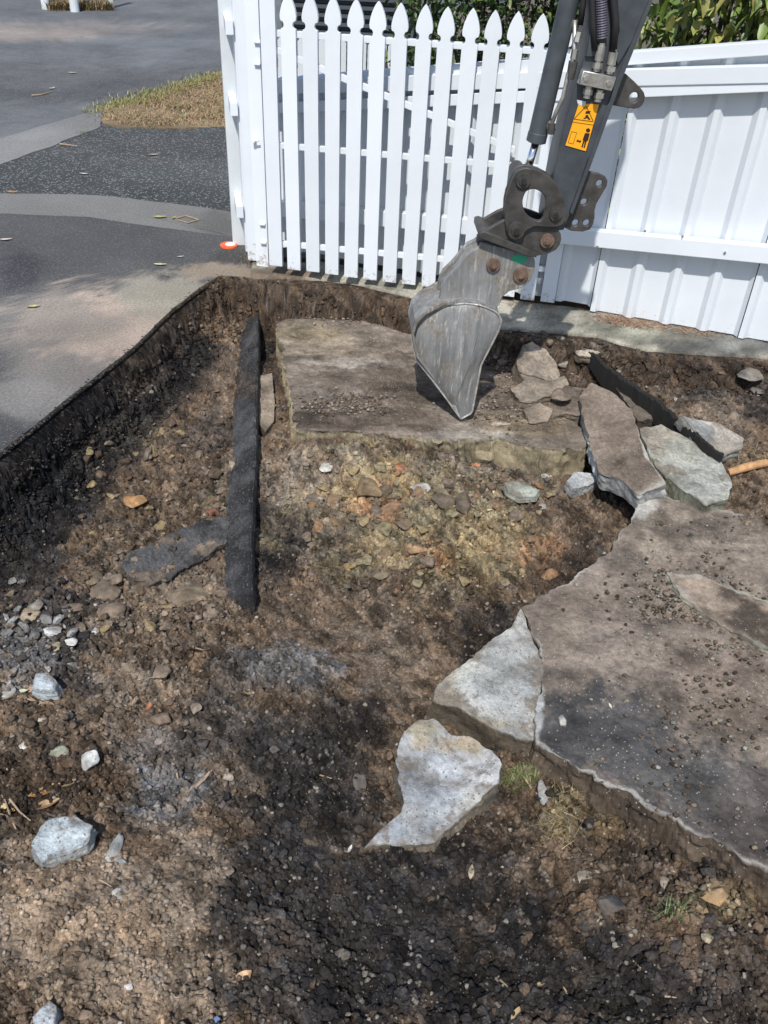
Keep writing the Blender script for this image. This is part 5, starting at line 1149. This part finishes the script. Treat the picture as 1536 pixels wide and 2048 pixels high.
leaf(12, 481, 22, 20, (.42, .38, .32), 'pale leaf at the left edge on the drive', .001); leaf(25, 386, 22, 0, (.36, .18, .08), 'orange brown leaf at the left end of the concrete strip', .001); leaf(66, 615, 26, 20, (.34, .30, .16), 'yellowish leaf on the dusty drive at left', .001, ); leaf(168, 349, 16, 0, (.5, .5, .48), 'white leaf on the dark footpath', -.006); leaf(306, 311, 18, 20, (.36, .33, .26), 'pale brown leaf on the footpath below the verge', -.006)
leaf(145, 147, 16, 0, (.44, .4, .33), 'pale leaf lying on the near side of the road', -.012); leaf(104, 178, 14, 60, (.42, .42, .38), 'white leaf lower on the road', -.012); leaf(335, 553, 14, 120, (.16, .14, .10), 'dark curled leaf right of the cream leaf', .001)
leaf(90, 1585, 56, 32, (.36, .19, .07), 'long orange brown dry leaf left of the grey soil'); leaf(92, 1612, 50, 28, (.32, .20, .10), 'brown dry leaf just above the large pale blue piece'); leaf(130, 1570, 44, 15, (.30, .22, .14), 'tan strip of dry leaf right of the orange brown leaf'); leaf(10, 1620, 44, -15, (.36, .27, .12), 'yellow brown dry leaf at the left edge')
leaf(298, 1416, 20, 80, (.42, .15, .07), 'red leaf fragment on the mound'); leaf(484, 1962, 40, 40, (.33, .20, .10), 'crumpled brown leaf in black soil at the bottom', curl=.6, wid=.6); leaf(497, 1385, 34, -20, (.28, .22, .13), 'tan dry leaf on grey cracked soil'); leaf(942, 1747, 30, 80, (.36, .30, .20), 'straw coloured leaf scrap on black soil'); leaf(1220, 1414, 14, 100, (.48, .46, .36), 'small cream leaf on the middle of the big slab', -.118); leaf(1030, 2035, 36, 60, (.34, .26, .14), 'brown leaf scrap at the bottom edge'); leaf(44, 1385, 24, 15, (.30, .34, .22), 'grey green leaf left of the pale blue piece'); leaf(1130, 1990, 24, 100, (.30, .22, .12), 'small tan leaf in black soil lower centre right')
leaf(1080, 1990 - 20, 20, 20, (.3, .22, .13), 'tan leaf crumb below the dark flat stone'); leaf(700, 1700, 18, 70, (.5, .5, .46), 'thin white leaf scrap near the pointed concrete')
def twig(pts, rp, label, z=None, name='twig', branches=()):
    W = [ground_pt(x, y, z) + np.array([0, 0, .004]) for x, y in pts]; k = px_size(W[0]); c = W[0].copy()
    mb = MB(); mb.tube([p - c for p in W], [rp * k * (1 - .5 * i / (len(W) - 1)) for i in range(len(W))], 6)
    for b in branches: mb.tube([ground_pt(x, y, z) + np.array([0, 0, .005]) - c for x, y in b], rp * k * .6, 5)
    o = mb.obj(name, M['twig']); o.location = c; return tag(o, label, 'twig')
twig([(36, 1395), (62, 1402), (90, 1408), (118, 1410)], 2.2, 'forked tan twig with side shoots below the pale blue piece', branches=[[(40, 1405), (55, 1395), (70, 1404)], [(70, 1422), (80, 1410), (90, 1408)], [(118, 1420), (104, 1410), (90, 1405)]])
twig([(372, 1586), (392, 1576), (410, 1560), (424, 1542)], 2.4, 'curved split tan twig on dark soil at left', branches=[[(374, 1584), (396, 1570), (420, 1548)]])
twig([(354, 1548), (357, 1564), (360, 1578)], 2.0, 'short pale twig left of the curved split twig'); twig([(-5, 1630), (14, 1634), (28, 1650), (36, 1668)], 2.2, 'thin curved stem at the left edge above tan soil'); twig([(20, 1600), (40, 1626), (62, 1644)], 2.2, 'straight tan stem pointing at the large pale blue piece'); twig([(-4, 1360), (14, 1367), (28, 1374)], 2.4, 'tan twig entering from the left edge'); twig([(200, 1762), (212, 1768), (224, 1776)], 1.8, 'short straw on tan soil near the pale sliver'); twig([(244, 1761), (254, 1759), (264, 1758)], 1.5, 'tiny straw right of the short straw')
twig([(512, 1848), (530, 1842), (548, 1836)], 1.8, 'straw on dark soil bottom left of centre'); twig([(235, 2003), (243, 2010), (250, 2014)], 1.8, 'short straw on tan soil at the bottom'); twig([(1266, 1924), (1274, 1932), (1280, 1938)], 2.0, 'white straw on black soil at lower right'); twig([(1328, 1994), (1342, 1996), (1352, 1997)], 2.0, 'pale straw on black soil near the bottom right'); twig([(1000, 1962), (1008, 1970), (1014, 1976)], 2.0, 'pale straw in black soil at bottom centre'); twig([(343, 1990), (352, 1998), (366, 1996), (372, 1984)], 1.6, 'thin curled fibre on tan soil')
twig([(120, 289), (138, 291), (155, 293)], 1.6, 'pale stick on the footpath beside the kerb channel', .0); twig([(352, 438), (372, 433), (398, 441), (376, 447), (354, 441)], 1.8, 'grey bent twig loop on the concrete strip', .001); twig([(64, 192), (84, 190), (104, 184)], 1.6, 'pale twig on the road', -.01); twig([(1050, 1560), (1062, 1578), (1080, 1596), (1096, 1604)], 2.2, 'curving brown root beside the green moss'); twig([(640, 1552), (660, 1558), (686, 1560)], 1.6, 'pale straw left of the pointed concrete'); twig([(392, 1240 + 58), (406, 1302), (420, 1298)], 1.6, 'small straw on the brown floor'); twig([(20, 1690 - 60), (10, 1600), (4, 1592)], 1.8, 'short stem at the left edge beside the dry leaf')
# mossy plant and root bundles
def tuft(px, py, rx, ry, n, hgt, cols, label, cat_='grass tuft', name='grass_tuft', lean=1.2, wid=.0016, z=None):
    r = np.random.default_rng(int(px * 7 + py)); xs = r.normal(px, rx, n); yy = r.normal(py, ry, n)
    P = on_ground(xs, yy) if z is None else np.array([gz(x, y, z) for x, y in zip(xs, yy)])
    V, F, C = blades(name, P, hgt, wid, cols, int(px), lean); return solo(name, V, F, C, M['leaf'], label, cat_)
tuft(1040, 1558, 17, 10, 520, .014, [(.10, .13, .04), (.08, .10, .035), (.20, .18, .08)], 'green moss and sprouts at the corner of the pointed concrete', 'moss', 'moss_patch', 1.5)
tuft(1340, 1826, 15, 12, 45, .026, [(.10, .15, .05), (.14, .18, .06), (.08, .11, .04)], 'small green grass tuft in the lower right soil')
tuft(1120, 1645, 16, 30, 110, .009, [(.36, .29, .15), (.30, .24, .10), (.24, .24, .09), (.42, .35, .22)], 'bundle of pale yellow roots and dead stems below the big slab', 'roots', 'root_bundle', 5.0, .0008)
tuft(1165, 1585, 26, 8, 150, .014, [(.28, .23, .12), (.22, .18, .09)], 'dry pale roots hanging under the front of the big slab', 'roots', 'root_bundle', 2.6, .0009)
tuft(665, 632, 20, 6, 90, .03, [(.32, .20, .12), (.26, .19, .10)], 'little heap of dry straw at the back of the smeared slab', 'straw', 'straw_heap', 1.8)
tuft(505, 520, 14, 8, 90, .03, [(.20, .17, .08), (.26, .17, .10)], 'dry weeds at the foot of the gate post', 'weeds', 'weed_tuft', 1.2, z=.0)
tuft(1510, 915, 26, 8, 60, .02, [(.26, .22, .12), (.2, .17, .1)], 'dry fibres beside the timber stub', 'fibres', 'fibre_tuft', 1.8)
tuft(165, 268, 8, 2, 30, .03, [(.22, .20, .05)], 'yellow weed in the joint of the kerb channel', 'weeds', 'weed_tuft', z=.0)
# needle litter under the corrugated fence
xs = np.r_[rng.normal(1250, 32, 380), rng.uniform(1190, 1450, 420), rng.uniform(1020, 1120, 80)]; yb = np.interp(xs, [1016, 1160, 1280, 1450], [612, 634, 655, 672]); yy = yb - 6 + rng.normal(0, 6, len(xs)); 
P = np.array([gz(x, y, .012) for x, y in zip(xs, yy)]); V, F, C = blades('litter', P, .010, .0016, [(.34, .17, .09), (.26, .15, .09), (.36, .24, .14), (.2, .13, .09)], 900, 5.0)
tag(link('needle_litter', mk_mesh('needle_litter', V, F, C, M['leaf'])), 'orange brown needle litter under the corrugated fence', 'litter', kind='stuff')
# orange cap
p = gz(458, 492, .0); cp = thing('plastic_disc', 'orange plastic disc with a white centre lying beside the gate post', 'plastic disc', p)
mb = MB(); mb.tube([(0, 0, 0), (0, 0, .008), (0, 0, .012)], [.048, .048, .040], 28); mb.obj('rim', M['cap'], cp)
mb = MB(); mb.tube([(.008, -.004, .0122), (.008, -.004, .015)], [.028, .024], 20); mb.obj('centre', M['pale'], cp)
print('objects', len(bpy.data.objects), 'tris', sum(sum(len(p.vertices) - 2 for p in m.polygons) if len(m.polygons) < 50000 else len(m.polygons) * (len(m.polygons[0].vertices) - 2) for m in bpy.data.meshes))
